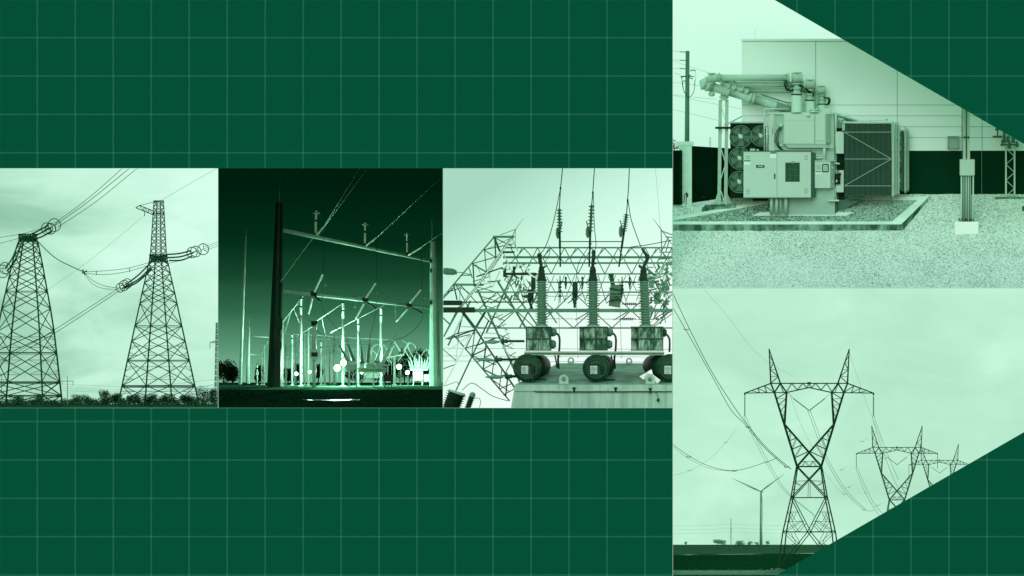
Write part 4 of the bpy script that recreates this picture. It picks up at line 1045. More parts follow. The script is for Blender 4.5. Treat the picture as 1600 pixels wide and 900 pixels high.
# thin pipe along the tank with knobs
mb = MB(); mb.tube([(832.3, 578, 56), (832.5, 607, 56), (833.5, 611, 40), (838, 612.3, 38), (890, 612.6, 37.5), (1050, 612, 37.5)], .75, 8); mb.tube([(949, 578, 56), (950, 611, 38)], .4, 6); mb.build('thin_pipe', DR3B, t)
for x, y in ((897, 609), (962, 609), (1016, 610)):
    mb = MB(); mb.lathe((x, y - 4, 37), (x, y + 4, 37), [(0, 2.4), (.3, 2.6), (.35, 1.3), (1, 1.2)], 10); mb.build('valve_knob', DK3, t)
mb = MB(); mb.tube(curve([(1024, 612, 35), (1027, 616, 35), (1028, 622, 35)]), .5, 6); mb.ball((1028.3, 625, 35), 2.3, 1, 1.3); mb.build('hook', DK3, t)
def eye(x, y0, y1, w, d, m=TK3):
    mb = MB(); n_ = 12
    out = [(x - w, y1)] + [(x - w * math.cos(math.pi * k / n_), y0 + w - w * math.sin(math.pi * k / n_)) for k in range(n_ + 1)] + [(x + w, y1)]
    hr = w * .5; cy = y0 + w
    hole = [(x - hr * math.cos(2 * math.pi * k / 16), cy - hr * math.sin(2 * math.pi * k / 16)) for k in range(16)]
    # upper half: arch strips round the hole, lower half: solid plate under it
    for k in range(n_):
        a0, a1 = math.pi * k / n_, math.pi * (k + 1) / n_
        mb.prism([(x - w * math.cos(a0), cy - w * math.sin(a0)), (x - w * math.cos(a1), cy - w * math.sin(a1)), (x - hr * math.cos(a1), cy - hr * math.sin(a1)), (x - hr * math.cos(a0), cy - hr * math.sin(a0))], d, d + 5)
        b0, b1 = x - w * math.cos(a0), x - w * math.cos(a1)
        mb.prism([(b0, y1), (b1, y1), (x - hr * math.cos(a1), cy + hr * math.sin(a1)), (x - hr * math.cos(a0), cy + hr * math.sin(a0))], d, d + 5)
    for s_ in (-1, 1): mb.prism([(x + s_ * w, cy), (x + s_ * hr, cy), (x + s_ * w, y1)], d, d + 5)
    return mb.build('lifting_eye', m, t)
eye(880.8, 585, 606, 7.3, 50); eye(1016, 585, 606, 7.5, 50); eye(892, 558, 570, 5, 290); eye(983, 559, 571, 5, 290)
mb = MB(); mb.add([(999, 588, 60), (1010, 582, 57), (1018, 577, 62), (1020, 585, 56), (1032, 594, 60), (1026, 601, 58), (1016, 592, 63), (1005, 593, 58)], [(0, 1, 7), (1, 6, 7), (1, 3, 6), (1, 2, 3), (3, 5, 6), (3, 4, 5)])
w2 = MB(); w2.v = [v + Vector((0, .02, 0)) for v in mb.v]; w2.f = list(mb.f); w2.sm = list(mb.sm)
mb.addw(w2.v, w2.f); solo('white_rag', mb, LW, 'white rag tied around the right lifting eye of the transformer', 'rag')
# level bushings at the left of the transformer
for i, (x0, x1, y, xr) in enumerate(((790, 819, 533, 786), (781, 808, 561.7, 776), (797, 808, 588, 792))):
    t = thing('side_bushing', ('upper level dark bushing reaching left from the transformer', 'middle level dark bushing, longest of the three at the left', 'lowest short dark bushing left of the first drum')[i], 'bushing', (x1, y + 3, 200), 'level bushings at the left of the transformer')
    mb = MB(); mb.sheds((x0 + 2, y, 196), (x1, y, 180), 1.5, 2.2, 12, 12); mb.build('porcelain', DK3, t)
    mb = MB(); mb.lathe((xr - 4, y, 198), (x0 + 3, y, 196), [(0, 1.5), (.2, 4.5), (.45, 4.5), (.5, 2.5), (.8, 3.4), (1, 3)], 12); mb.bar((xr, y - 6, 198), (xr + 1, y + 6, 198), .9); mb.build('clamp', LD, t)
    mb = MB(); mb.lathe((xr - 6, y + 1, 205), (xr - 34, y + (2, -1, 1)[i], 230), [(0, 1.5), (.3, 3.2), (.8, 2), (1, .5)], 10); mb.build('horn', LM, t)
# two ribbed bushings rising from the lower left corner
t = thing('ribbed_bushing', 'big dark ribbed bushing tilted in the lower left corner', 'bushing', (703, 645, 150), 'ribbed bushings in the lower left corner')
mb = MB(); mb.sheds((702, 645, 150), (713.5, 614, 150), 12.5, 16.2, 9, 28); mb.build('porcelain', DK3, t)
mb = MB(); mb.lathe((713, 615.5, 150), (714.2, 611.5, 150), [(0, 14.5), (.5, 14.5), (1, 13)], 24); mb.tube(curve([(695, 603, 146), (706, 599, 146), (714, 597, 146), (716, 604, 146), (712, 612, 146)]), .7, 6); mb.build('cap', RAIL, t)
t = thing('ribbed_bushing', 'small dark ribbed bushing right of the big tilted one', 'bushing', (730, 640, 140), 'ribbed bushings in the lower left corner')
mb = MB(); mb.sheds((729.5, 642, 140), (737, 620, 140), 4, 6, 7, 18); mb.build('porcelain', DK3, t)
mb = MB(); mb.lathe((737, 621, 140), (739.5, 613, 140), [(0, 4), (.4, 5), (.8, 4), (1, 2)], 12); mb.tube(curve([(741, 623, 140), (748, 622, 140), (751, 628, 140), (749, 637, 140)]), .55, 6); mb.build('cap', LM, t)
# ================================================================== opening 4: the transformer yard by day
R = random.Random(44)
DS = 0.42; BW = 1.1
SKY4 = sky_mat('overcast sky', [(0, (176, 228, 202)), (.4, (196, 248, 222)), (.7, (208, 255, 230)), (1, (222, 255, 238))], -0.02, 0.12, .24, 0.35, (0.4, 0.4, 1.0), 0.8, 5.0)
sky_shell(1051, 2050, -160, 449.8, 460, SKY4)
def fy(d): return 449.4 - 0.3612 * d
def fd(y): return (449.4 - y) / 0.3612
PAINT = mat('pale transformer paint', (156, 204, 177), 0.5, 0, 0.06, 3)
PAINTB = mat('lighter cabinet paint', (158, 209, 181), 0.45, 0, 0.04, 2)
PAINTD = mat('shaded tank paint', (133, 186, 159), 0.55, 0, 0.1, 3)  # darker copy of the transformer paint, shade put into its colour
FIN = mat('radiator fin paint', (58, 108, 84), 0.5, 0, 0.1, 3)
FIND = mat('radiator core', (6, 38, 22), 0.8, spec=.1)
DUCT = mat('bus duct paint', (140, 190, 162), 0.4, 0, 0.06, 3)
GALV4 = mat('galvanised steel', (133, 186, 157), 0.5, 0.1, 0.12, 8)
BLK4 = mat('black rubber', (8, 36, 22), 0.5)
CONC = mat('pale concrete', (178, 227, 199), 0.85, 0, 0.12, 5)
CONCD = mat('stained concrete kerb', (115, 171, 142), 0.9, 0, 0.4, 1.6, stretch=(2.4, 2.4, 1), rgb2=(40, 86, 62), contrast=(.42, .6), spec=.1)
WALLP = mat('pale metal cladding', (200, 240, 226), 0.6, 0, 0.03, 0.8)
JNT = mat('cladding joint', (110, 160, 134), 0.8)
WAIN = mat('dark green wall base', (4, 48, 27), 0.95, 0, 0.15, 2, 0.02)
FNC = mat('dark fence sheet', (0, 30, 14), 0.95, 0, 0.2, 2, 0.02)
GLASS4 = mat('dark window glass', (24, 76, 50), 0.5, 0, 0.2, 12)
WOOD4 = mat('weathered pole wood', (70, 122, 94), 0.85, 0, 0.2, 6, stretch=(6, 6, .5))
FANM = mat('fan guard wire', (84, 136, 108), 0.5)
FANB = mat('fan blade', (72, 122, 96), 0.4)

def gravel_mat(name, hi, lo, mid, scale):
    m = bpy.data.materials.new(name); m.use_nodes = True
    nt = m.node_tree; N = nt.nodes.new; L = nt.links.new; bs = nt.nodes['Principled BSDF']
    bs.inputs['Roughness'].default_value = 0.9; setin(bs, ['Specular IOR Level', 'Specular'], 0.1)
    tc = N('ShaderNodeTexCoord')
    vo = N('ShaderNodeTexVoronoi'); vo.inputs['Scale'].default_value = scale; L(tc.outputs['Object'], vo.inputs['Vector'])
    nz = N('ShaderNodeTexNoise'); nz.inputs['Scale'].default_value = scale * .35; nz.inputs['Detail'].default_value = 6; nz.inputs['Roughness'].default_value = .8; L(tc.outputs['Object'], nz.inputs['Vector'])
    n2 = N('ShaderNodeTexNoise'); n2.inputs['Scale'].default_value = 1.4; n2.inputs['Detail'].default_value = 4; L(tc.outputs['Object'], n2.inputs['Vector'])
    sp = N('ShaderNodeSeparateColor'); L(vo.outputs['Color'], sp.inputs[0])
    a = N('ShaderNodeMath'); a.operation = 'MULTIPLY'; a.inputs[1].default_value = .45; L(sp.outputs[0], a.inputs[0])
    b = N('ShaderNodeMath'); b.operation = 'MULTIPLY_ADD'; b.inputs[1].default_value = .55; L(nz.outputs['Fac'], b.inputs[0]); L(a.outputs[0], b.inputs[2])
    c = N('ShaderNodeMath'); c.operation = 'MULTIPLY_ADD'; c.inputs[1].default_value = .25; L(n2.outputs['Fac'], c.inputs[0]); L(b.outputs[0], c.inputs[2])
    rp = N('ShaderNodeValToRGB'); cr = rp.color_ramp; cr.elements.new(.5)
    for e, p, cc in zip(cr.elements, (.42, .54, .78), (lo, mid, hi)): e.position = p; e.color = (*lin(cc), 1)
    L(c.outputs[0], rp.inputs[0]); L(rp.outputs[0], bs.inputs['Base Color'])
    bp = N('ShaderNodeBump'); bp.inputs['Strength'].default_value = .7; bp.inputs['Distance'].default_value = .02
    L(b.outputs[0], bp.inputs['Height']); L(bp.outputs[0], bs.inputs['Normal'])
    return m
GRAV = gravel_mat('pale gravel', (196, 238, 215), (92, 142, 116), (172, 217, 192), 88)
GRAVD = gravel_mat('darker coarse gravel', (150, 198, 174), (26, 76, 50), (92, 142, 116), 70)

# gravel yard, one raked sheet
mb = MB(); nx = 60; nd = 40
vs_ = []
for j in range(nd + 1):
    for i in range(nx + 1):
        d = 1 + 459 * j / nd
        vs_.append((1051.3 + 998 * i / nx, fy(d) - (R.uniform(-.5, .5) if 0 < j < nd else 0), d))
mb.add(vs_, [(j * (nx + 1) + i, j * (nx + 1) + i + 1, (j + 1) * (nx + 1) + i + 1, (j + 1) * (nx + 1) + i) for j in range(nd) for i in range(nx)])
struct('gravel_ground', mb, GRAV)
mb = MB()
for _ in range(5200):
    d = 446 * R.random() ** 1.2 + 3; x = R.uniform(1052, 1605)
    if 240 < d < 400 and x < 1452: continue
    s_ = R.uniform(.5, 1.25) * (1.15 - d / 700); y = fy(d) + s_ * .1
    p = [(x + R.uniform(-1, 1) * .3 + s_ * math.cos(k * 1.57 + x), y - s_ * .1, d + s_ * math.sin(k * 1.57 + x)) for k in range(4)]
    t_ = (x, y - s_ * .9, d)
    mb.add(p + [t_], [(0, 1, 4), (1, 2, 4), (2, 3, 4), (3, 0, 4)])
struct('gravel', mb, GRAV, 'loose pale stones lying on the yard', 'stuff')

# building
t = thing('control_building', 'large pale clad building with a dark base band behind the transformer', 'building', (1600, fy(400), 410))
mb = MB(); mb.box(1159, 2040, 64, 235.5, 405, 455); mb.build('wall', WALLP, t)
mb = MB(); mb.box(1157.5, 2041, 60.5, 64, 402, 457); mb.build('parapet', WALLP, t)
mb = MB(); mb.box(1145, 2040, 235.5, 312, 404, 454); mb.build('wall_base', WAIN, t)
mb = MB()
for x in (1274.5, 1402, 1534.5, 1668, 1800): mb.box(x - .4, x + .4, 64, 235, 404.2, 405.5)
for x in (1403.5, 1534): mb.box(x - .25, x + .25, 236, 308, 403.2, 404.5)
for y in (164, 181, 198, 215): mb.box(1159.3, 2040, y - .35, y + .35, 404.4, 405.5)
mb.box(1159, 2040, 64, 64.9, 404.1, 405.5)
mb.build('panel_joint', JNT, t)
mb = MB(); mb.bar((1179.5, 61, 420), (1179.5, 47, 420), .3); mb.build('antenna', GALV4, t)
t = thing('wall_luminaire', 'square framed wall floodlight on the cladding, left of the tall twin posts', 'light fitting', (1490, 233, 400))
mb = MB(); mb.box(1480.7, 1498.5, 212.5, 215, 384, 404); mb.box(1480.7, 1482.6, 215, 232.5, 386, 404); mb.box(1496.6, 1498.5, 215, 232.5, 386, 404); mb.box(1480.7, 1498.5, 230.8, 232.6, 386, 404); mb.build('frame', JNT, t)
mb = MB(); mb.box(1482.6, 1496.6, 215, 230.8, 390, 404); mb.build('face', mat('luminaire face', (128, 178, 152), .5), t)

# left boundary: gate, pillar, fence, pole, tree
t = thing('gate_pillar', 'pale rendered gate pillar with a projecting cap at the left edge', 'pillar', (1071, 321, fd(321)))
d = fd(321)
mb = MB(); mb.box(1060.5, 1081, 227, 322, d, d + 22, .6); mb.build('shaft', CONC, t)
mb = MB(); mb.box(1057, 1084, 221, 227.5, d - 4, d + 26, .8); mb.build('cap', CONC, t)
mb = MB(); mb.tube(curve([(1072, 320, d - 2), (1072.5, 303, d - 2), (1073, 301, d - 3), (1070, 305, d - 3), (1069, 314, d - 3), (1066, 316, d - 2)]), .5, 6); mb.box(1073, 1075, 302, 308, d - 3, d); mb.build('cable', BLK4, t)
t = thing('yard_fence', 'tall dark sheet fence between the gate pillar and the lattice support', 'fence', (1112, 318, fd(318)))
mb = MB(); mb.add([(1081, 228, 366), (1160, 233, 400), (1160, 313, 400), (1081, 319.5, 366), (1081, 228, 368), (1160, 233, 402), (1160, 313, 402), (1081, 319.5, 368)], [(0, 1, 2, 3), (4, 5, 6, 7), (0, 1, 5, 4), (3, 2, 6, 7), (0, 3, 7, 4), (1, 2, 6, 5)]); mb.build('sheet', FNC, t)
mb = MB(); mb.box(1097, 1102, 306.5, 309, 366, 369); mb.build('drain', BLK4, t)
t = thing('yard_gate', 'dark ribbed gate leaf with hinges at the far left edge', 'gate', (1056, 320, 340))
mb = MB(); mb.box(1051.4, 1066, 235, 320, 342, 346)
for y in range(238, 319, 3): mb.box(1051.5, 1060, y, y + 1.2, 340.8, 342)
mb.build('leaf', FNC, t)
mb = MB(); mb.box(1062.5, 1063.8, 234, 320, 340, 342)
for y in (240, 252, 266, 280, 292, 305): mb.box(1064.5, 1066.4, y, y + 1.8, 340, 342)
mb.build('hinge', WAIN, t)
t = thing('utility_pole', 'tall wooden utility pole with side insulators behind the gate pillar', 'utility pole', (1073, 300, 420))
mb = MB(); mb.tube([(1073, 300, 420), (1074.3, 79.5, 420)], [4.2, 3.1], 14); mb.build('pole', WOOD4, t)
mb = MB()
for (x, y, s_) in ((1071, 80.8, -1), (1071, 94, -1), (1071, 107, -1), (1078, 110, 1)):
    mb.sheds((x + s_ * 9, y, 416), (x, y + .6, 418), .5, 1.1, 5, 8)
for (x, y) in ((1064, 121), (1083, 123), (1067, 127), (1080, 119)):
    mb.sheds((x, y, 415), (1074, y - 3 + (y - 121) * .3, 418), .6, 1.3, 4, 8)
mb.build('insulator', WOOD4, t)
mb = MB(); mb.tube(curve([(1065, 121, 415), (1068, 140, 413), (1076, 152, 412), (1084, 143, 413), (1086, 125, 415)]), .5, 6); mb.tube(curve([(1054, 114, 415), (1062, 117, 415), (1066, 126, 415), (1069, 146, 414)]), .25, 5); mb.tube(curve([(1078, 108, 416), (1086, 110, 415), (1087, 122, 415), (1084, 134, 415)]), .25, 5); mb.bar((1064, 119, 414), (1085, 119.5, 414), .7); mb.build('jumper', BLK4, t)
for i, pts in enumerate(([(1051.4, 79.5, 416), (1062, 80.8, 416)], [(1051.4, 93.5, 416), (1062, 94, 416)], [(1051.4, 107, 416), (1062, 107, 416)], [(1051.4, 95, 430), (1075, 103, 425), (1106, 113.5, 420), (1125, 118, 410)], [(1051.4, 129, 430), (1074, 131, 425), (1120, 140, 420)],
        [(1051.4, 148, 440), (1080, 151.5, 440), (1120, 155, 440)], [(1051.4, 171, 440), (1085, 179, 440), (1122, 188, 440)], [(1051.4, 149, 436), (1110, 161, 436), (1158, 170, 436)])):
    wire('service_wire', pts, .22, JNT, ('topmost short wire left of the wooden pole', 'second short wire left of the wooden pole', 'third short wire left of the wooden pole', 'wire sloping from the left edge past the pole to the duct elbow', 'thin wire crossing behind the pole at duct height', 'nearly level thin wire just below the duct elbow', 'lowest wire sloping down to the lattice support', 'thin wire sloping down to the building corner')[i], 'power line', 'thin wires around the wooden pole')
t = thing('distant_pole', 'tiny far pole with crossbars above the dark fence', 'utility pole', (1109.6, 232, 445))
mb = MB(); mb.bar((1109.6, 236, 445), (1109.6, 214, 445), .6); mb.build('pole', JNT, t)
mb = MB()
for y in (217, 221.5, 225): mb.bar((1107, y, 444.5), (1112, y, 444.5), .3)
mb.build('crossbar', JNT, t)
t = thing('bushy_tree', 'dark bushy tree peeping over the gate at the far left', 'tree', (1052, 300, 440))
mb = MB(); mb.tube([(1052, 300, 440), (1052, 235, 440)], [2, 1], 6); mb.build('trunk', BARK, t)
mb = MB(); leaves(mb, R, 1050, 234, 438, 13, 17, 12, 900, 1.3, 10); mb.v = [Vector((max(v.x, 2.515), v.y, v.z)) for v in mb.v]; mb.build('crown', LEAF1, t)

# concrete kerb round the oil pit, with darker coarse gravel inside
t = thing('pit_kerb', 'low stained concrete kerb around the transformers gravel pit', 'kerb', (1230, 360, fd(360)))
df = fd(360.5); hk = 11
mb = MB(); mb.box(1051.3, 1409, 360.6 - hk, 362, df, df + 10); mb.build('front_face', CONCD, t)
def sheet(mb, a, b, c, e, lift):  # corners given as (x, d); lies parallel to the raked yard
    mb.add([(x, fy(d_) - lift, d_) for x, d_ in (a, b, c, e)], [(0, 1, 2, 3)])
mb = MB(); dback = fd(311)
top = [(1051.3, df - .5), (1409.3, df - .5), (1409.3, df + 10.5), (1051.3, df + 10.5)]
mb.add([(x, 360.6 - hk - (0.35 * (d_ - df)), d_) for x, d_ in top] + [(x, 360.6 - hk + .9 - (0.35 * (d_ - df)), d_) for x, d_ in top], [(0, 1, 2, 3), (4, 5, 6, 7), (0, 1, 5, 4), (1, 2, 6, 5), (2, 3, 7, 6), (3, 0, 4, 7)])
# right side running back
P0, P1_ = (1409.3, df), (1452, dback)
q = [(1394, df + 10.5), (1409.3, df), (1452.5, dback), (1441, dback)]
mb.add([(x, fy(d_) - hk * (1 if k < 2 else .42), d_) for k, (x, d_) in enumerate(q)] + [(x, fy(d_) + 1, d_) for x, d_ in q], [(0, 1, 2, 3), (4, 5, 6, 7), (0, 1, 5, 4), (2, 3, 7, 6), (0, 3, 7, 4)])
mb.add([(1394, 307.2, dback), (1452, 307.2, dback), (1452, 310.4, dback - 8), (1394, 310.4, dback - 8), (1394, 313, dback - 8), (1452, 313, dback - 8)], [(0, 1, 2, 3), (3, 2, 5, 4)])
# left side running back and right
q = [(1051.3, fd(346)), (1051.3, fd(341)), (1200, fd(315)), (1204, fd(317.5))]
mb.add([(x, fy(d_) - 2, d_) for x, d_ in q] + [(x, fy(d_) + 1, d_) for x, d_ in q], [(0, 1, 2, 3), (0, 3, 7, 4), (1, 2, 6, 5)])
mb.build('top_face', CONC, t)
mb = MB(); q = [(1409.5, df - .3), (1452.7, dback)]
mb.add([(1409.5, fy(df) - hk + .2, df - .4), (1452.7, fy(dback) - hk * .42 + .2, dback - .4), (1452.7, fy(dback) + 1.4, dback - .4), (1409.5, 361.8, df - .4), (1411.5, fy(df) + 1, df + 4), (1454, fy(dback), dback + 2)], [(0, 1, 2, 3), (0, 1, 5, 4)])
mb.build('side_face', CONCD, t)
mb = MB(); q = [(1051.3, df + 9), (1396, df + 9), (1444, dback - 6), (1203, fd(313)), (1190, fd(318)), (1051.3, fd(343))]
mb.add([(x, fy(d_) - .9, d_) for x, d_ in q], [tuple(range(6))]); struct('pit_gravel', mb, GRAVD)
mb = MB()
for _ in range(1500):
    d_ = R.uniform(df + 12, dback - 10); x = R.uniform(1060, 1440)
    if fy(d_) > 341.5 - (x - 1051) * .17 + 3 and x < 1200 or x >= 1200:
        if x > 1394 + (d_ - df) * .36: continue
        s_ = R.uniform(.5, 1.1); y = fy(d_) - .9
        mb.add([(x + s_ * math.cos(k * 1.57 + x), y, d_ + s_ * math.sin(k * 1.57 + x)) for k in range(4)] + [(x, y - s_ * .9, d_)], [(0, 1, 4), (1, 2, 4), (2, 3, 4), (3, 0, 4)])
struct('pit_stones', mb, GRAVD, 'coarse dark stones filling the kerbed pit', 'stuff')
mb = MB()
q = [(1140, fd(339.5)), (1160, fd(335)), (1325, fd(334)), (1420, fd(318)), (1420, fd(322)), (1330, fd(341))]
mb.add([(x, fy(d_) - 1.5, d_) for x, d_ in [(1176, fd(338)), (1322, fd(338)), (1334, fd(333)), (1188, fd(333))]] + [(x, fy(d_) + 1, d_) for x, d_ in [(1176, fd(338)), (1322, fd(338)), (1334, fd(333)), (1188, fd(333))]], [(0, 1, 2, 3), (0, 1, 5, 4), (0, 3, 7, 4), (1, 2, 6, 5)])
struct('footing_slab', mb, CONC)

# lattice support at left
def lattice_post(root, x0, x1, yt, yb, d0, w, m, bm, flip=0, n=6, lean=0):
    mb = MB()
    for x in (x0, x1):
        mb.prism([(x - w + lean, yt), (x + w + lean, yt), (x + w, yb), (x - w, yb)], d0, d0 + 4)
    mb.build('post', m, root)
    mb = MB(); h = (yb - yt) / n
    for k in range(n):
        a, b = (x0, x1) if (k + flip) % 2 else (x1, x0)
        mb.bar((a, yt + k * h, d0 + 2), (b, yt + (k + 1) * h, d0 + 2), .8)
    mb.build('lacing', bm, root)
t = thing('duct_support', 'pale lattice support carrying the bus duct elbow at the left', 'support', (1129, 323, fd(323)))
dS = fd(322.5)
lattice_post(t, 1123.6, 1133.8, 156, 322, dS, 2.7, GALV4, PAINTB, 1, 5, 2)
mb = MB(); mb.box(1124, 1138.5, 150.5, 153.5, dS - 6, dS + 10); mb.box(1126, 1137, 153.5, 157.5, dS - 4, dS + 8); mb.build('head_plate', GALV4, t)
mb = MB(); mb.prism([(1121, 302), (1122.5, 302), (1120, 322), (1114.5, 322)], dS + 1, dS + 3); mb.prism([(1133, 300), (1136, 300), (1144, 321), (1128, 321)], dS + 5, dS + 7); mb.build('gusset', GALV4, t)
mb = MB()
for x in (1112, 1123, 1135, 1142): mb.box(x - 2, x + 2, 319, 324.5, dS - 3, dS + 2, .4)
mb.build('foot', JNT, t)
mb = MB(); mb.add([(1097, fy(fd(331)) - 5, fd(331)), (1150, fy(fd(327)) - 5, fd(327)), (1150, fy(fd(321)) - 3, fd(321)), (1102, fy(fd(324)) - 4, fd(324)), (1097, 331, fd(331)), (1150, 328, fd(327)), (1150, 322, fd(321)), (1102, 325, fd(324))], [(0, 1, 2, 3), (0, 1, 5, 4), (0, 3, 7, 4), (1, 2, 6, 5)]); solo('support_footing', mb, CONCD, 'low concrete footing under the left lattice support', 'footing')

# the transformer
dT = fd(335.5)
t = thing('oil_transformer', 'pale oil filled transformer with cabinets, cooling fans and a ribbed radiator bank', 'transformer', (1270, 335.5, dT))
mb = MB(); mb.box(1204, 1303, 178.5, 333.5, dT, dT + 80); mb.box(1232, 1304.5, 268, 335.5, dT - 4, dT + 6)
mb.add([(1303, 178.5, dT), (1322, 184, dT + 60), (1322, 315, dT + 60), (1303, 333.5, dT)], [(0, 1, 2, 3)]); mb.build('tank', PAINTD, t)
mb = MB(); mb.add([(1200, 175.6, dT - 6), (1302, 175.6, dT - 6), (1339, 187, dT + 80), (1225, 187, dT + 80), (1200, 178.6, dT - 6), (1302, 178.6, dT - 6), (1339, 189.5, dT + 80), (1225, 190, dT + 80)], [(0, 1, 2, 3), (4, 5, 6, 7), (0, 1, 5, 4), (1, 2, 6, 5), (0, 3, 7, 4)])
mb.box(1201, 1210, 178.6, 236, dT - 3, dT + 20, .8); mb.build('cover', PAINT, t)
mb = MB(); mb.add([(1304.5, 296, dT - 3), (1310.5, 300, dT + 15), (1310.5, 330, dT + 15), (1304.5, 335.4, dT - 3)], [(0, 1, 2, 3)]); mb.prism([(1310.5, 312), (1345, 308), (1345, 313), (1310.5, 331)], dT + 16, dT + 20); mb.build('skid', FIN, t)
mb = MB(); mb.box(1211, 1228, 232.5, 234, dT - 8, dT); mb.box(1291, 1302, 229.5, 232, dT - 10, dT); mb.box(1209, 1302, 233, 234.6, dT - 3, dT); mb.build('stiffener', PAINT, t)
# bushing box on the front
mb = MB(); mb.box(1224.4, 1290, 178.2, 225, dT - 22, dT); mb.build('bushing_box', PAINTB, t)
bb = t.children[-1]
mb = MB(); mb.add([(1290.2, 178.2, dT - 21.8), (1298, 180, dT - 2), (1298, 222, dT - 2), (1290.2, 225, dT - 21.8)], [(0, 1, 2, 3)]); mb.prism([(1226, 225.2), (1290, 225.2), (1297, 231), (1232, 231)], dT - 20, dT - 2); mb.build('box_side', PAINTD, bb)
mb = MB()
for y in [181 + 3.2 * k for k in range(14)]:
    for x in (1225.4, 1271.8, 1274.4, 1288.9): mb.box(x - .35, x + .35, y - .4, y + .4, dT - 22.5, dT - 22)
for x in [1228 + 3.2 * k for k in range(14)]:
    for y in (188.5, 223.8): mb.box(x - .4, x + .4, y - .35, y + .35, dT - 22.5, dT - 22)
mb.box(1272.8, 1273.4, 178.4, 225, dT - 22.2, dT - 22); mb.box(1275.5, 1287.5, 220, 220.5, dT - 22.3, dT - 22); mb.build('rivet', FIN, bb)
mb = MB(); mb.lathe((1262.5, 183, dT - 24), (1262.5, 179, dT - 22), [(0, 1.6), (.4, 3.2), (1, 3)], 12); mb.build('lug', PAINT, bb)
mb = MB(); mb.tube([(1288, 226, dT - 14), (1288, 251, dT - 14)], 2.3, 12); mb.bar((1288, 249.5, dT - 14), (1288, 251.5, dT - 14), 3.6, None, 12); mb.build('cable_pipe', PAINTB, t)
for (x, r) in ((1201.5, 0),): pass
mb = MB(); mb.tube([(1194.4, 236, dT - 10), (1194.4, 171.5, dT - 10), (1196, 170.3, dT - 10), (1232, 170.3, dT + 5)], 1.2, 8); mb.tube([(1198.3, 236, dT - 8), (1198.3, 199, dT - 8)], 1.3, 8); mb.tube([(1207, 187, dT - 6), (1207, 209, dT - 6)], .8, 8); mb.tube([(1306, 178, dT - 2), (1306, 208, dT - 2)], 1.5, 8); mb.tube([(1306, 208, dT - 2), (1306, 236, dT - 2)], .9, 8)
mb.tube([(1298, 176.5, dT), (1324.5, 177.5, dT + 30), (1325.5, 179, dT + 30), (1325.5, 188, dT + 30)], .5, 6); mb.tube([(1267, 242, dT - 16), (1287, 244, dT - 16)], .8, 6); mb.tube([(1267, 246.5, dT - 16), (1290, 246.5, dT - 16)], 1.1, 6); mb.build('pipework', PAINTB, t)
mb = MB()
for k in range(3): mb.tube(curve([(1219 + k * 1.4, 198 + k, dT - 12), (1213 + k * 2.2, 206, dT - 14), (1211 + k * 2.2, 219, dT - 15), (1216 + k * 1.5, 230, dT - 15), (1222 + k, 234, dT - 14)]), .7, 6)
mb.tube(curve([(1238, 168, dT - 5), (1244, 174, dT - 12), (1248, 176, dT - 12)]), .5, 6); mb.tube(curve([(1252, 168, dT - 5), (1244, 171, dT - 12), (1240, 176, dT - 12)]), .5, 6); mb.build('hose', BLK4, t)
mb = MB(); mb.box(1217, 1223, 193.5, 197, dT - 14, dT - 6, .5); mb.ball((1220.5, 196, dT - 13), 2.6); mb.ball((1220, 227, dT - 14), 2.0); mb.tube([(1214, 192.5, dT - 10), (1222, 192.5, dT - 10)], .6, 6); mb.build('valve', PAINTB, t)
# control cabinet
dC = dT - 45
mb = MB(); mb.box(1161.8, 1267, 237, 308, dC, dC + 30, .4); mb.build('control_cabinet', PAINTB, t); cc = t.children[-1]
mb = MB(); mb.add([(1267.2, 237, dC + .4), (1274.8, 239, dC + 26), (1274.8, 307, dC + 26), (1267.2, 308.5, dC + .4)], [(0, 1, 2, 3)])
for y in range(240, 306, 3): mb.box(1267.3, 1268.2, y, y + 1.4, dC - .6, dC + 1)
mb.build('cabinet_side', FIN, cc)
mb = MB(); mb.box(1161, 1268, 235.7, 237, dC - 2, dC + 30); mb.build('cabinet_roof', FIN, cc)
mb = MB(); mb.box(1161.4, 1267.3, 307.8, 309.3, dC - 1, dC + 30)
for x in (1245, 1252, 1264): mb.tube([(x, 309, dC + 12), (x, 314, dC + 12)], .8, 6)
mb.build('base_strip', JNT, cc)
mb = MB(); mb.box(1213.6, 1214.4, 237.6, 307.5, dC - .25, dC + .1); mb.build('door_seam', JNT, cc)
mb = MB(); mb.box(1227, 1249.6, 254, 284, dC - .8, dC + .2, .2); mb.build('window', GLASS4, cc)
mb = MB()
for a, b, c_, e in ((1229, 1232, 255, 256.2), (1236, 1241, 255, 256.2)): mb.box(a, b, c_, e, dC - 1, dC - .8)
for x in (1234, 1242): mb.box(x, x + .5, 258, 282, dC - 1, dC - .8)
for y in (264, 274): mb.box(1229, 1248, y, y + .5, dC - 1, dC - .8)
mb.build('window_print', FIN, cc)
mb = MB(); mb.box(1181.4, 1194.4, 258, 262.2, dC - .8, dC + .2); mb.build('name_plate', BLK4, cc)
mb = MB()
for k in range(7): mb.box(1184 + k * 1.2, 1184 + k * 1.2 + .85, 259, 261.1, dC - 1.1, dC - .8)
mb.build('plate_lettering', PLT, cc)
mb = MB(); mb.box(1209.2, 1211.6, 272, 279.5, dC - 2, dC, .4); mb.bar((1211, 271, dC - 2.4), (1210, 275, dC - 2.4), .9); mb.build('handle', FIN, cc)
mb = MB(); mb.box(1203.6, 1213, 238, 240, dC - .5, dC + .1); mb.box(1162.6, 1172.6, 250.4, 252.3, dC - .5, dC + .1)
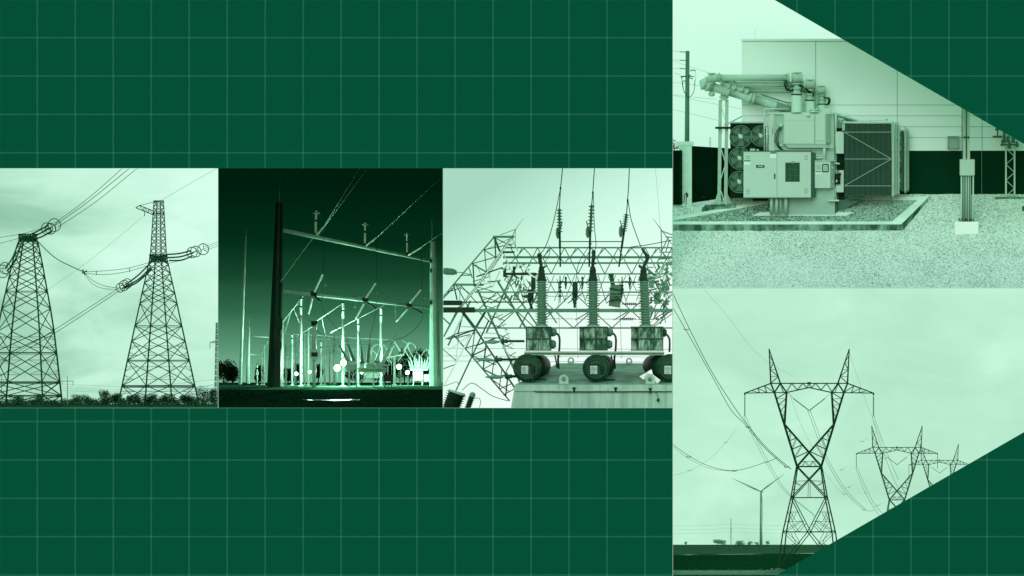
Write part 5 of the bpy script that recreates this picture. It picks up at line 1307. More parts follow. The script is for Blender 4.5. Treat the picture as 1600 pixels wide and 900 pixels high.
for a, b, y in ((1166, 1172, 244), (1166, 1172, 247), (1166, 1171, 296), (1166, 1171, 299), (1166, 1171, 302), (1257, 1262, 243), (1257, 1262, 246), (1257, 1262, 249), (1257, 1262, 295), (1257, 1262, 298), (1257, 1262, 301), (1236, 1242, 252)): mb.box(a, b, y, y + .7, dC - .5, dC + .1)
mb.build('vent_slots', FIN, cc)
mb = MB(); mb.box(1203.6, 1213, 240.2, 247, dC - .5, dC + .1); mb.box(1162.6, 1172.6, 252.5, 257.2, dC - .5, dC + .1); mb.build('warning_label', mat('white label', (190, 235, 212), .6), cc)
for x, w in ((1205.4, 2.7), (1213.6, 2.6), (1219.7, 1.4), (1228, 2.8)):
    mb = MB(); mb.tube([(x, 308, dC + 16), (x, 335.5, dC + 22)], w, 12); mb.build('conduit', GALV4, t)
mb = MB(); mb.box(1176, 1200, 309.5, 314, dC + 40, dC + 60); mb.build('valve_block', FIND, t)
# small cabinet with gauge window
dG = dT - 30
mb = MB(); mb.box(1273.2, 1297.5, 252, 294, dG, dG + 26, .4); mb.build('gauge_cabinet', PAINTB, t); gc = t.children[-1]
mb = MB(); mb.add([(1297.7, 252, dG + .4), (1304.5, 253, dG + 24), (1304.5, 293, dG + 24), (1297.7, 294, dG + .4)], [(0, 1, 2, 3)]); mb.box(1272.5, 1305, 250.6, 252, dG - 2, dG + 26)
for y in (262, 284): mb.box(1300, 1302, y - 1.5, y + 1.5, dG + 6, dG + 8)
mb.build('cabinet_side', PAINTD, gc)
mb = MB(); mb.box(1284.6, 1295, 256, 269.2, dG - 1.5, dG, 1.2); mb.build('gauge_frame', GLASS4, gc)
mb = MB(); mb.box(1286.4, 1293.2, 258, 267.2, dG - 1.9, dG - 1.4); mb.build('gauge_glass', PAINT, gc)
mb = MB(); mb.box(1288, 1288.6, 262, 266, dG - 2.1, dG - 1.9); mb.box(1290.5, 1291.3, 261.5, 266.5, dG - 2.1, dG - 1.9); mb.box(1287, 1293, 260, 260.5, dG - 2.1, dG - 1.9)
for k in range(6): mb.box(1274.4 + k * 1.6, 1275.4 + k * 1.6, 267.4, 269, dG - .4, dG)
for y in (258.5, 261, 263.5): mb.box(1276, 1282.5, y, y + .5, dG - .4, dG)
mb.build('gauge_print', FIND, gc)
mb = MB(); mb.box(1274.2, 1284, 269.4, 272.6, dG - .4, dG + .1); mb.build('warning_label', bpy.data.materials['white label'], gc)
for (y0, y1) in ((205.6, 240), (266, 300.5)):
    mb = MB(); mb.box(1306.3, 1318.4, y0, y1, dT - 6, dT + 10, .5); mb.build('junction_box', PAINTB, t)
mb = MB(); mb.box(1304.5, 1319.5, 200, 312, dT + 14, dT + 18); mb.build('painted_shadow_gap', FIND, t)  # dark sheet standing in for the shade inside the gap
mb = MB(); mb.box(1304.5, 1313, 271, 288, dT - 14, dT - 7, .8); mb.ball((1309, 278, dT - 15), 3.6); mb.ball((1312, 272, dT - 14), 2.4); mb.tube(curve([(1305, 258, dT - 10), (1309, 256, dT - 12), (1311, 262, dT - 12), (1308, 270, dT - 12)]), .8, 6); mb.build('plug_cluster', BLK4, t)
mb = MB(); mb.tube([(1303, 255, dT - 14), (1312, 256, dT - 14)], 1.6, 8); mb.tube([(1305, 292, dT - 12), (1306.5, 312, dT - 12)], .7, 6); mb.box(1294, 1311, 312, 314.6, dT - 20, dT - 6); mb.tube([(1307, 285, dT - 15), (1307.5, 281, dT - 15)], 1.2, 8); mb.build('bracket', PAINTB, t)
# turrets with heads for the three bus ducts
HD = ((1245, 121.5, 1244.7, 8.2, 148, 175.8, 0, .9), (1266, 132, 1265.2, 7.6, 157, 177, 26, .82), (1283.5, 141, 1284, 6.3, 163, 178, 50, .74))
for i, (hx, hy, cx, w, yc, yb, dd, k) in enumerate(HD):
    d = dT + dd
    mb = MB(); mb.lathe((cx, yb, d), (cx, yc, d), [(0, w * 1.12), (.04, w * 1.12), (.05, w), (1, w)], 20); mb.build('turret', PAINTB, t); tu = t.children[-1]
    mb = MB()
    mb.lathe((cx, yc, d), (cx, hy + 9 * k, d), [(0, w * .95), (.12, w * .95), (.14, w * .8), (.45, w * .85), (.5, w * .98), (.6, w * .98), (.62, w * .75), (.85, w * .75), (.87, w * 1.0), (1, w * 1.0)], 20); mb.build('neck', GALV4, tu)
    mb = MB(); mb.lathe((hx - 9.5 * k, hy, d), (hx + 10 * k, hy, d), [(0, 8.6 * k), (.08, 8.6 * k), (.09, 7.6 * k), (.2, 8.8 * k), (.8, 8.8 * k), (.84, 7.8 * k), (.85, 9.2 * k), (.95, 9.2 * k), (.96, 7 * k), (1, 6.4 * k)], 22)
    mb.lathe((hx, hy, d), (hx, hy - 9.8 * k, d), [(0, 7 * k), (.8, 6.4 * k), (.82, 7.2 * k), (1, 7.2 * k)], 18); mb.lathe((hx, hy, d), (hx, hy, d - 10 * k), [(0, 7 * k), (.85, 5.5 * k), (.87, 6.2 * k), (1, 6.2 * k)], 14); mb.build('head', DUCT, tu)
    mb = MB()
    for q_ in range(10):
        a = 2 * math.pi * q_ / 10
        for xx, rr in ((hx - 8.6 * k, 8.9 * k), (hx + 8.4 * k, 9.2 * k)): mb.ball((xx, hy + rr * math.sin(a), d + rr * math.cos(a)), .65 * k, n=6, m=4)
        mb.ball((hx + 5.4 * k * math.cos(a), hy + 5.4 * k * math.sin(a), d - 10.2 * k), .6 * k, n=6, m=4)
    mb.build('bolt_circle', FIN, tu)
    mb = MB(); yn = (yc + hy + 9 * k) / 2
    for q_ in range(4):
        o_ = R.uniform(-3, 3)
        if i == 0: mb.tube(curve([(1228 + q_ * 1.4, 117, d - 8), (1225 + q_ * 1.5, 130 + o_, d - 9), (1229 + q_ * 2, 141 + q_ * .4, d - 10), (1236 + q_ * 2, 138 + o_, d - 11), (1243 + q_ * 3, 133, d - 11)]), .65, 6)
        elif i == 1: mb.tube(curve([(1250 + q_, 132 + q_, d - 22), (1258 + q_, 138 + q_ * .6, d - 20), (1264 + q_ * 2, 146, d - 13), (1268 + q_, 150 + o_ * .4, d - 11)]), .65, 6)
        else: mb.tube(curve([(1285, 152 + q_, d - 8), (1291 + q_ * 1.4, 152.5, d - 9), (1294.5 + q_ * 1.0, 158, d - 9), (1291 + q_, 163.5, d - 9), (1284, 163, d - 9)]), .6, 6)
    for q_ in range(3):
        a = cx - w * .7 + q_ * w * .7; mb.tube(curve([(a, yn - 5 * k, d - w), (a + 1.6, yn, d - w - 1.5), (a, yn + 5 * k, d - w)]), .6, 6)
    mb.lathe((cx, yc + .4, d), (cx, yc - 1.6 * k, d), [(0, w * 1.06), (1, w * 1.06)], 20)
    mb.build('cable_loop', BLK4, tu)
mb = MB(); mb.lathe((1272, 175.5, dT - 8), (1272, 170, dT - 8), [(0, 7.4), (.3, 7.4), (.32, 5.8), (.6, 5.8), (.62, 7), (1, 7)], 18); mb.box(1282.5, 1297, 169, 177, dT + 20, dT + 40); mb.build('cover_flange', PAINTB, t)
# front radiator bank
def radiator(x0, x1, yt, yb, d0, sides, fins):
    mb = MB(); mb.box(x0 + .5, x1 - .3, yt + 2, yb - 1, d0 + 3, d0 + 20); mb.build('radiator_core', FIND, t); rc = t.children[-1]
    mb = MB()
    for k in range(fins):
        x = x0 + (x1 - x0) * (k + .5) / fins
        mb.box(x - .36, x + .36, yt + 1, yb, d0, d0 + 6, .1)
    mb.build('fins', FIN, rc)
    mb = MB(); mb.box(x0 - 2, x1 + 1, yt - 1, yt + 1.2, d0 - .8, d0 + 20, .5); mb.build('header', PAINTB, rc)
    for k, (a, b, y0, y1) in enumerate(sides):
        mb = MB(); mb.box(a, b, y0, y1, d0 + 4 + 16 * k, d0 + 18 + 16 * k, .8); mb.ball(((a + b) / 2, y0 - 1.5, d0 + 10 + 16 * k), 1.1); mb.tube([((a + b) / 2, y1, d0 + 10 + 16 * k), ((a + b) / 2, y1 + 2, d0 + 10 + 16 * k)], .8, 6); mb.build('side_plate', GALV4, rc)
    return rc
dR = 296
rc = radiator(1319.6, 1393, 191, 306.5, dR, [(1393.2, 1397.6, 191, 306.5), (1398, 1401.4, 193, 304.5), (1401.8, 1405.6, 194.5, 303.5)], 38)
mb = MB()
for y in (206.5, 248.5, 290.5): mb.tube([(1319.5, y, dR - 1.2), (1393, y, dR - 1.2)], .5, 6)
mb.tube([(1320, 207, dR - 1.6), (1392, 248, dR - 1.6)], .5, 6); mb.tube([(1392, 248.8, dR - 1.8), (1320, 290, dR - 1.8)], .5, 6); mb.build('brace_rod', GALV4, rc)
mb = MB(); mb.tube([(1330, 188, dR + 10), (1360, 189.2, dR + 10), (1385, 187, dR + 10)], .35, 5); mb.ball((1386, 187, dR + 8), 1.6); mb.ball((1360, 188, dR + 8), 1.0); mb.tube([(1312, 190, dR + 8), (1322, 190, dR + 8)], 1.8, 8); mb.lathe((1310, 186, dR + 6), (1318, 187.5, dR + 6), [(0, 3), (.5, 2), (1, 3)], 10); mb.box(1316, 1320, 193, 204, dR + 2, dR + 8); mb.build('top_valve', PAINTD, rc)
mb = MB(); mb.box(1326, 1352, 307, 311, dR + 20, dR + 60); mb.build('bottom_header', FIN, rc)
rc2 = radiator(1408, 1413, 203, 299, dR + 40, [(1413, 1415.4, 201, 300), (1415.8, 1418, 202.5, 298.5), (1418.3, 1420.4, 204, 297)], 3)

def fan(x, y, d, r, sx=1.0):
    """sx < 1: a fan standing edge towards us"""
    mb = MB()
    n_ = 5
    hub = []
    for q_ in range(n_):
        a = 2 * math.pi * q_ / n_ + .3
        pts = []
        for (rr, off) in ((.16, -.42), (.55, -.46), (.92, -.34), (.92, .44), (.55, .4), (.16, .4)):
            b = a + off
            pts.append((x + r * rr * math.cos(b) * sx, y + r * rr * math.sin(b), d + 3 + 2.5 * off))
        mb.add(pts, [(0, 1, 2, 3, 4, 5)])
    mb.build('fan_blade', FANB, t); root = t.children[-1]; root.name = 'cooling_fan'
    mb = MB()
    if sx > .9:
        mb.ring((x, y, d), r, .6, (0, 1, 0), 30); mb.ring((x, y, d - 1), r * .68, .28, (0, 1, 0), 26, 4); mb.ring((x, y, d - 1), r * .36, .28, (0, 1, 0), 20, 4); mb.ring((x, y, d - 1), r * .85, .22, (0, 1, 0), 26, 4)
        mb.ring((x, y, d - 1), r * .52, .22, (0, 1, 0), 24, 4)
        for q_ in range(36):
            a = 2 * math.pi * q_ / 36; mb.bar((x + r * .15 * math.cos(a), y + r * .15 * math.sin(a), d - 1), (x + r * math.cos(a), y + r * math.sin(a), d), .2)
    else:
        for rr in (1, .7, .4):
            p = [(x + r * rr * math.cos(2 * math.pi * k / 24) * sx, y + r * rr * math.sin(2 * math.pi * k / 24), d - 2) for k in range(25)]
            mb.tube(p, .45 if rr == 1 else .25, 5, False)
        for q_ in range(12):
            a = 2 * math.pi * q_ / 12; mb.bar((x, y, d - 2.4), (x + r * math.cos(a) * sx, y + r * math.sin(a), d - 2), .22)
    mb.build('fan_guard', FANM, root)
    mb = MB(); mb.ball((x, y, d - 2), r * .19, sx, 1, .8); mb.ball((x - r * .1 * sx, y - r * .12, d - 3), r * .13, sx, 1, .8); mb.build('fan_hub', PAINTB, root)
mb = MB(); mb.box(1141, 1193, 192, 311, dT + 10, dT + 30); mb.build('fan_radiator', FIND, t); fr = t.children[-1]
mb = MB()
for k in range(30): mb.box(1141.5 + k * 1.75, 1142.1 + k * 1.75, 193, 311, dT + 8.5, dT + 10)
mb.build('fins', FIN.copy() if False else FIND, fr)
mb = MB(); mb.box(1140, 1195, 190, 192.4, dT + 6, dT + 30)
mb.build('header', GALV4, fr)
mb = MB(); mb.box(1117.5, 1144, 198, 201.5, dT + 24, dT + 30); mb.build('beam', BLK4, fr)
mb = MB(); mb.tube([(1138, 193, dT + 25), (1159, 182, dT + 40)], .8, 6); mb.box(1145, 1195, 309.5, 312, dT + 4, dT + 30); mb.build('base_frame', FIN, fr)
for x, y, r in ((1157.5, 213.6, 17.3), (1189, 212.5, 16), (1156, 247.6, 17), (1155.5, 284.4, 17)): fan(x, y, dT + 2, r)
for y in (216, 250, 282): fan(1405.5, y, dR + 46, 14.5, .5)
mb = MB(); mb.tube([(1180, 247, dT), (1163, 247, dT)], 1.6, 8); mb.ball((1184, 235, dT - 6), 2.2); mb.box(1172, 1180, 232, 236, dT - 6, dT); mb.build('motor_mount', GALV4, t)

# bus ducts
DD = ((1124, 121.6, 1236.5, 5.3, dT), (1147, 132, 1259, 4.7, dT + 26), (1174, 141.3, 1278, 4.0, dT + 50))
for i, (x0, y, x1, r, d) in enumerate(DD):
    t = thing('bus_duct', ('front horizontal bus duct, topmost and thickest of the three', 'middle horizontal bus duct of the three', 'rear horizontal bus duct, lowest and thinnest of the three')[i], 'bus duct', ((x0 + x1) / 2, y + r, d), 'horizontal bus ducts reaching left from the transformer')
    mb = MB(); mb.tube([(x0, y, d), (x1 - 6, y, d)], r, 20); mb.build('tube', DUCT, t)
    k = r / 5.3
    mb = MB(); mb.lathe((x0 - 2, y, d), (x0 + 2, y, d), [(0, r * 1.35), (.4, r * 1.35), (.4, r * 1.1), (.6, r * 1.1), (.6, r * 1.35), (1, r * 1.35)], 20); mb.lathe((x1 - 6.5, y, d), (x1 - 3, y, d), [(0, r * 1.35), (1, r * 1.35)], 20); mb.build('flange', GALV4, t)
    ex = x0 - 12 * k
    mb = MB(); mb.lathe((x0 - 2, y, d), (ex - 6 * k, y + 1, d), [(0, r * 1.1), (.3, 7.2 * k), (.7, 7.2 * k), (.75, 8 * k), (.95, 8 * k), (1, 5 * k)], 18); mb.lathe((ex, y, d), (ex, y - 7.8 * k, d), [(0, 6 * k), (.8, 5.5 * k), (.82, 6.2 * k), (1, 6.2 * k)], 14); mb.tube([(ex, y, d), (ex - 3 * k, y + 12 * k, d + 8)], 6.2 * k, 14)
    mb.build('elbow', DUCT, t)
    mb = MB()
    for q_ in range(8):
        a = 2 * math.pi * q_ / 8
        for xx in (x0, ex - 4 * k): mb.ball((xx, y + 7.4 * k * math.sin(a), d + 7.4 * k * math.cos(a)), .7 * k, n=6, m=4)
    mb.lathe((ex + 4 * k, y + 2, d - 8 * k), (ex + 4 * k, y + 2, d - 5), [(0, 1.6 * k), (1, 2 * k)], 8)
    mb.build('bolt_circle', FIN, t)
t = thing('cable_duct', 'thick slanting duct falling from the domed left end towards the transformer', 'bus duct', (1160, 160, dT + 40))
mb = MB(); dd = dT + 14
A, B = (1112, 135.5, dd + 4), (1236, 172.5, dT + 40)
mb.lathe(A, B, [(0, 7), (.2, 7), (.2, 8.2), (.225, 8.2), (.225, 6.4), (.46, 6.4), (.46, 8.4), (.5, 8.4), (.5, 7), (.52, 8.4), (.54, 8.4), (.54, 6.8), (.78, 6.8), (.78, 7.5), (.82, 7.5), (.82, 6.4), (1, 6.2)], 26)
mb.build('tube', DUCT, t)
mb = MB(); mb.lathe((1114, 136, dd + 4), (1093, 127, dd - 6), [(0, 8), (.25, 9.2), (.3, 10.8), (.4, 10.8), (.42, 9.4), (.6, 9.8), (.62, 11), (.72, 11), (.75, 8), (.92, 4), (1, 1)], 26); mb.build('domed_end', DUCT, t)
mb = MB(); mb.lathe((1110, 131, dd - 12), (1110, 131, dd - 5), [(0, 2.4), (.5, 3.2), (1, 3.2)], 12); mb.lathe((1121, 137, dd - 10), (1121, 137, dd - 4), [(0, 2), (1, 2.6)], 10); mb.box(1105, 1108, 122, 128, dd - 14, dd - 8); mb.build('port', BLK4, t)
mb = MB(); mb.tube([(1189, 147.5, dT + 60), (1230, 160.5, dT + 70), (1242, 160.8, dT + 72)], .9, 6); mb.build('conduit', FIN, t)
mb = MB(); mb.box(1126, 1138, 146, 151, dS - 2, dS + 8, .5); mb.ball((1112, 147, dd), 4.5, 1.2, .9, 1); mb.build('saddle', GALV4, t)
for (x, y, r) in ((1132, 131, 6), (1142, 136, 6.5), (1163, 141, 5.5), (1152, 138, 5)):
    mb = MB(); mb.lathe((x - 5, y - 2, dT + 16), (x + 6, y + 3, dT + 22), [(0, r * .8), (.1, r), (.2, r), (.22, r * .85), (.8, r * .85), (.82, r), (.95, r), (1, r * .8)], 16); mb.build('branch_flange', GALV4, t)

# twin post with junction box at the right
dP = fd(366)
t = thing('cable_post', 'tall paired steel post with a junction box and conduits on a concrete block', 'post', (1510, 366, dP))
mb = MB(); mb.box(1492, 1529, 346.5, 366, dP, dP + 26, 1); mb.build('concrete_base', mat('fresh pale concrete', (212, 250, 230), .8, 0, .05), t)
dq = dP + 10
mb = MB(); mb.box(1504.6, 1515.6, 120, 250, dq + 4, dq + 12); mb.build('column', PAINTB, t)
mb = MB(); mb.tube([(1503.2, 150, dq), (1503.2, 249, dq)], .75, 8); mb.tube([(1509.8, 150, dq), (1509.8, 249, dq)], 1.0, 8); mb.build('riser', FIN, t)
mb = MB()
for y in (183, 203, 214): mb.box(1502.2, 1504.2, y, y + 1.5, dq - 2, dq + 4)
mb.box(1505.5, 1514.5, 213.6, 215.4, dq - 2, dq + 4); mb.ball((1506.4, 214.5, dq - 2), 1.3); mb.ball((1513.4, 214.5, dq - 2), 1.3); mb.build('clamp', WAIN, t)
mb = MB(); mb.box(1499.5, 1523, 249, 274.4, dq - 8, dq + 6, .8); mb.build('junction_box', PAINTB, t); jb = t.children[-1]
mb = MB()
for y in range(251, 274, 3):
    for x in (1499.2, 1522.2): mb.box(x, x + 1.1, y, y + 1.2, dq - 8.6, dq - 6)
for x in range(1502, 1522, 4):
    for y in (248.3, 273.8): mb.box(x, x + 1.2, y, y + 1.1, dq - 8.6, dq - 6)
mb.build('screw', JNT, jb)
for x, w, m_ in ((1502.4, 1.4, PAINTB), (1506.2, .9, GALV4), (1509.6, .9, PAINTB), (1513, 1.0, PAINTB), (1516, .9, GALV4), (1520.6, 1.3, PAINTB)):
    mb = MB(); mb.tube([(x, 274, dq), (x, 347.6, dq)], w, 8); mb.build('conduit', m_, t)
mb = MB(); mb.box(1503.5, 1518, 275, 347.4, dq + 4, dq + 7); mb.build('backing_channel', FIN, t)
mb = MB()
for x in (1498.5, 1502.4, 1509.6, 1517, 1520.6): mb.ball((x, 342.5, dq - 2), 1.3)
mb.box(1497, 1522, 344.6, 345.6, dq - 3, dq + 2); mb.build('clamp', WAIN, t)
mb = MB(); mb.box(1500.4, 1503.2, 319, 327, dq - 3, dq - 1, .4); mb.build('tag', PLT, t)
# right lattice post
t = thing('bus_support', 'zigzag lattice post with insulator fittings near the right edge', 'support', (1578, 310, fd(310)))
dL = fd(310)
lattice_post(t, 1571.8, 1585.2, 195, 306.5, dL, 1.3, PAINTB, GALV4, 0, 9)
mb = MB(); mb.box(1555, 1600.5, 307.5, 312.5, dL - 3, dL + 14, .6); mb.build('base_pad', CONCD, t)
mb = MB(); mb.box(1572, 1586, 303, 307, dL - 1, dL + 3); mb.build('base_plate', GALV4, t)
mb = MB()
for (x, y, r) in ((1558, 200, 3), (1575, 218, 3), (1583, 219, 3), (1566, 224, 2), (1589, 226, 2), (1577, 228, 2.6)):
    mb.lathe((x, y + 4, dL - 4), (x, y - 6, dL - 4), [(0, r), (.2, r * 1.2), (.4, r * .6), (.7, r), (1, r * .4)], 10)
mb.box(1551, 1566, 212, 214.6, dL - 5, dL + 2); mb.bar((1558.5, 214, dL - 3), (1558.5, 195, dL - 3), 1.4); mb.box(1563, 1592, 225, 227.4, dL - 5, dL); mb.box(1567, 1571, 205, 224, dL - 3, dL); mb.build('fitting', FIN, t)
mb = MB(); mb.prism([(1597, 322), (1620, 322), (1620, 330), (1597, 330)], fd(330), fd(330) + 10); solo('concrete_block', mb, CONCD, 'corner of a concrete block at the right edge of the yard', 'block')
# ================================================================== opening 5: pylons receding over the fields
R = random.Random(55); BW = 1.55
DS = 1.0
SKY5 = sky_mat('hazy sky', [(0, (170, 222, 194)), (.42, (184, 234, 205)), (.62, (190, 241, 212)), (1, (210, 254, 228))], 0.0, 0.0, .5, 1.5, (0.6, 0.6, 1.1), 0.9, 7.7)
sky_shell(1051, 2050, 450.2, 1060, 520, SKY5)
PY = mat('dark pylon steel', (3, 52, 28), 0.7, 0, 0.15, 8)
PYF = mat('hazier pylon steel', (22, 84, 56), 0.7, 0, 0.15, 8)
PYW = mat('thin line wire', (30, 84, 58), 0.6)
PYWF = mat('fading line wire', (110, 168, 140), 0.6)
TURB = mat('turbine blade paint', (112, 166, 138), 0.5)
TURW = mat('pale nacelle and sunlit tower tone', (190, 225, 205), 0.5)
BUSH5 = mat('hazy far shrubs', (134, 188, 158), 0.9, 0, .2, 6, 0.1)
def g5(y): return (899 - y) * 10   # depth of a field row
mats5 = [mat('verge grass', (24, 66, 44), .95, 0, .5, 14, 0, bump=.5), mat('pale track', (96, 142, 116), .95, 0, .4, 18, 0, rgb2=(66, 112, 86)), mat('dark ploughed field', (14, 64, 36), .95, 0, .35, 12, 0, rgb2=(8, 44, 24), bump=.5), mat('stubble field', (56, 96, 76), .95, 0, .3, 12, 0, stretch=(1, 1, 4), rgb2=(36, 72, 54))]
rows = [(('ground', 0), 960, 898, 1, 10), (('track', 1), 898, 891, 10, 70), (('field', 2), 891, 867, 70, 300), (('field', 3), 867, 851, 300, 519)]
for (nm, k), ya, yb, da, db in rows:
    mb = MB(); n_ = 40
    v = []
    for j, (y, d) in enumerate(((ya, da), (yb, db))):
        for i in range(n_ + 1):
            x = 1051.4 + 997 * i / n_
            yy = y + (R.uniform(-.4, .4) if (j == 1 and k in (2,)) else 0) - ((x - 1051) * .012 if (k == 2 and j == 1) else 0) - ((x - 1051) * .012 if (k == 3 and j == 0) else 0)
            v.append((x, yy, d))
    mb.add(v, [(i, i + 1, n_ + 2 + i, n_ + 1 + i) for i in range(n_)])
    struct(nm, mb, mats5[k])
mb = MB()
for i in range(1800):
    x = R.uniform(1052, 1300); y = R.choice((R.uniform(890, 893), R.uniform(896, 901), R.uniform(856, 859), R.uniform(866, 869))); d = 8 + (898 - y) * 9
    h = R.uniform(.6, 1.8)
    mb.add([(x - .35, y, d), (x + .35, y, d), (x + R.uniform(-.6, .6), y - h, d)], [(0, 1, 2)])
struct('grass_tufts', mb, mats5[3], 'short tufts along the field edges', 'stuff')
mb = MB()
for i in range(70):
    x = R.gauss(1212, 8); y = R.uniform(889, 897); d = 30 + R.uniform(0, 30)
    mb.ball((x, y, d), R.uniform(.6, 1.8), 1.3, .8, 1, 6, 5)
struct('rubble', mb, mats5[1], 'rough stones piled at the foot of the nearest window shaped pylon', 'stuff')

D5 = 60
def window_pylon():
    t = thing('window_pylon', 'nearest and largest dark window shaped pylon with two horned peaks', 'pylon', (1264.3, 888, D5), 'window shaped pylons receding to the right')
    def M(x): return 2 * 1264.3 - x
    # left half outlines: (x, y, half depth)
    fr = {'tip': (1163.8, 614.2, 1), 'pk': (1201.6, 545, .5), 'ct0': (1204.4, 599, 4), 'ct1': (1219.3, 599, 4), 'b0': (1210, 613.3, 4), 'b1': (1229, 613.3, 4), 'mid': (1264.4, 605.5, 4), 'kn': (1225, 662, 5), 'w': (1245.5, 729, 6), 'p': (1237.5, 777.5, 11), 'f': (1219, 888, 24), 'l': (1226, 831, 17), 'lc': (1264.4, 831, 16)}
    def bars(mb, segs, r, both=True):
        for (a, b) in segs:
            for mir in ((0, 1) if both else (0,)):
                for s_ in (-1, 1):
                    p = [(M(q[0]) if mir else q[0]) + s_ * q[2] * .16 for q in (a, b)]
                    mb.bar((p[0], a[1], D5 + s_ * a[2]), (p[1], b[1], D5 + s_ * b[2]), r)
    F = fr
    for side in (0, 1):
        mb = MB()
        fl = lambda q: (M(q[0]), q[1], q[2]) if side else q
        segs = [(F['pk'], F['ct0'], .6), (F['pk'], F['ct1'], .6)]
        for k in range(1, 5):
            a = lerp(F['pk'], F['ct0'], k / 5); b = lerp(F['pk'], F['ct1'], k / 5); c = lerp(F['pk'], F['ct1'], (k + 1) / 5)
            segs += [(a, b, .32), (a, c, .32)] if k % 2 else [(a, b, .32), (b, lerp(F['pk'], F['ct0'], (k + 1) / 5), .32)]
        for a, b, r in segs: bars(mb, [(fl(a), fl(b))], r, False)
        mb.build('peak', PY, t)
    mb = MB()
    bars(mb, [(F['tip'], F['ct0']), (F['tip'], F['b1']), (F['b1'], F['mid'])], .7)
    bars(mb, [(F['ct0'], (1264.3, 599, 4))], .8)
    # arm lacing
    top = [lerp(F['tip'], F['ct0'], k / 4) for k in range(5)]; bot = [lerp(F['tip'], F['b0'], (k + .0) / 4) for k in range(5)]
    for k in range(1, 4): bars(mb, [(top[k], bot[k]), (top[k], bot[k + 1])] if k > 1 else [(top[k], bot[k + 1])], .32)
    cx = [(1219.3, 599, 4), (1224, 613.3, 4), (1229, 612, 4), (1237, 599, 4), (1246, 609.3, 4), (1254, 599, 4), (1261, 606, 4), (1264.3, 599, 4)]
    bars(mb, list(zip(cx[:-1], cx[1:])), .35); bars(mb, [(F['ct0'], F['b0']), (F['b0'], F['ct1']), (F['ct1'], F['b1'])], .6)
    for s_ in (0, 1):
        x = M(F['tip'][0]) if s_ else F['tip'][0]
        mb.box(x - 1.3, x + 1.3, 613.5, 617.5, D5 - 1, D5 + 1)
    mb.box(1261.5, 1267, 597, 600.5, D5 - 5, D5 - 3); mb.build('crossarm', PY, t)
    mb = MB()
    bars(mb, [(F['b0'], F['kn']), (F['b1'], (1226, 662, 5)), (F['kn'], F['w']), (F['kn'], (1283, 728.5, 6))], .85)
    # lacing in the horns of the window
    for k in range(1, 5):
        a = lerp(F['b0'], F['kn'], k / 5); b = lerp(F['b1'], (1226, 662, 5), k / 5); c = lerp(F['b1'], (1226, 662, 5), (k - 1) / 5)
        bars(mb, [(a, b), (a, c)], .32)
    X = (1264.3, 707.8, 6)
    for k in range(1, 5):
        a = lerp(F['kn'], F['w'], k / 5); b = lerp((1226.6, 663, 5), X, min(1, (k) / 4.2)); c = lerp((1226.6, 663, 5), X, min(1, (k - 1) / 4.2))
        bars(mb, [(a, b), (a, c)], .35)
    bars(mb, [((1251, 721, 6), (1264.3, 721, 6)), ((1258, 721, 6), (1253, 729, 6)), ((1258, 721, 6), (1264.3, 729, 6))], .32)
    bars(mb, [(F['w'], (1264.3, 729, 6))], 1.0)
    mb.build('window_frame', PY, t)
    mb = MB()
    bars(mb, [(F['w'], F['p']), (F['p'], F['l']), (F['l'], F['f'])], .95)
    bars(mb, [(F['w'], (1291.1, 777.5, 11)), (F['p'], (1264.3, 777.5, 11)), (F['l'], F['lc'])], .75)
    bars(mb, [((1242, 753, 8), (1251, 759, 9)), ((1240, 765, 9), (1249, 765, 9)), ((1242.5, 752, 8), (1264.3, 751, 8)), ((1264.3, 753, 8), (1264.3, 777, 11))], .35)
    bars(mb, [(F['p'], F['lc']), (F['lc'], F['f'])], .65)
    bars(mb, [((1233, 800, 14), (1247, 800, 14)), ((1233, 800, 14), (1240.5, 813.5, 15)), ((1226, 831, 17), (1253, 813.5, 15)), ((1229, 815, 15), (1254, 815, 15)), ((1226, 831, 17), (1247, 851, 20)), ((1238, 831, 17), (1247, 849, 20)), ((1246, 849, 20), (1224, 858, 20)), ((1235, 815, 15), (1246, 831, 16)), ((1257, 818, 15), (1246, 831, 16)), ((1222, 866, 21), (1236, 866, 22)), ((1242, 801, 14), (1235, 815, 15))], .35)
    for y_, hw, dp in ((729, 18.8, 6), (777.5, 26.8, 11), (831, 38.3, 17)):
        for s_ in (-1, 1): mb.bar((1264.3 + s_ * hw, y_, D5 - dp), (1264.3 + s_ * hw, y_, D5 + dp), .7)
        mb.bar((1264.3 - hw, y_, D5 - dp), (1264.3 + hw, y_, D5 + dp), .35)
    mb.build('tower_body', PY, t)
    for s_, lab in ((0, 0), (1, 0)):
        x = M(1163.8) if s_ else 1163.8
        mb = MB(); mb.bar((x, 617, D5), (x, 621, D5), .35); mb.sheds((x, 620, D5), (x, 649, D5), .5, 1.2, 15, 8); mb.tube([(x - 1.6, 652, D5), (x - 1.2, 649.5, D5), (x + 1.2, 649.5, D5), (x + 1.6, 652, D5)], .4, 5); mb.build('insulator', PY, t)
    mb = MB()
    for s_ in (0, 1):
        f_ = M if s_ else (lambda q: q)
        mb.bar((f_(1230), 613.5, D5), (f_(1240), 622.8, D5), .22); mb.sheds((f_(1239.5), 622.6, D5), (f_(1263.6), 641, D5), .5, 1.1, 15, 8)
    mb.tube([(1262, 643.5, D5), (1262.8, 641, D5), (1265.8, 641, D5), (1266.6, 643.5, D5)], .5, 5); mb.build('v_insulator', PY, t)
    return t
p1 = window_pylon()
s2 = .631
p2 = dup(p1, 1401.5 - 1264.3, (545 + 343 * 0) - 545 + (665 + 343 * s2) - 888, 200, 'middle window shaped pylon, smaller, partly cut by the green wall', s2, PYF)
s3 = .475
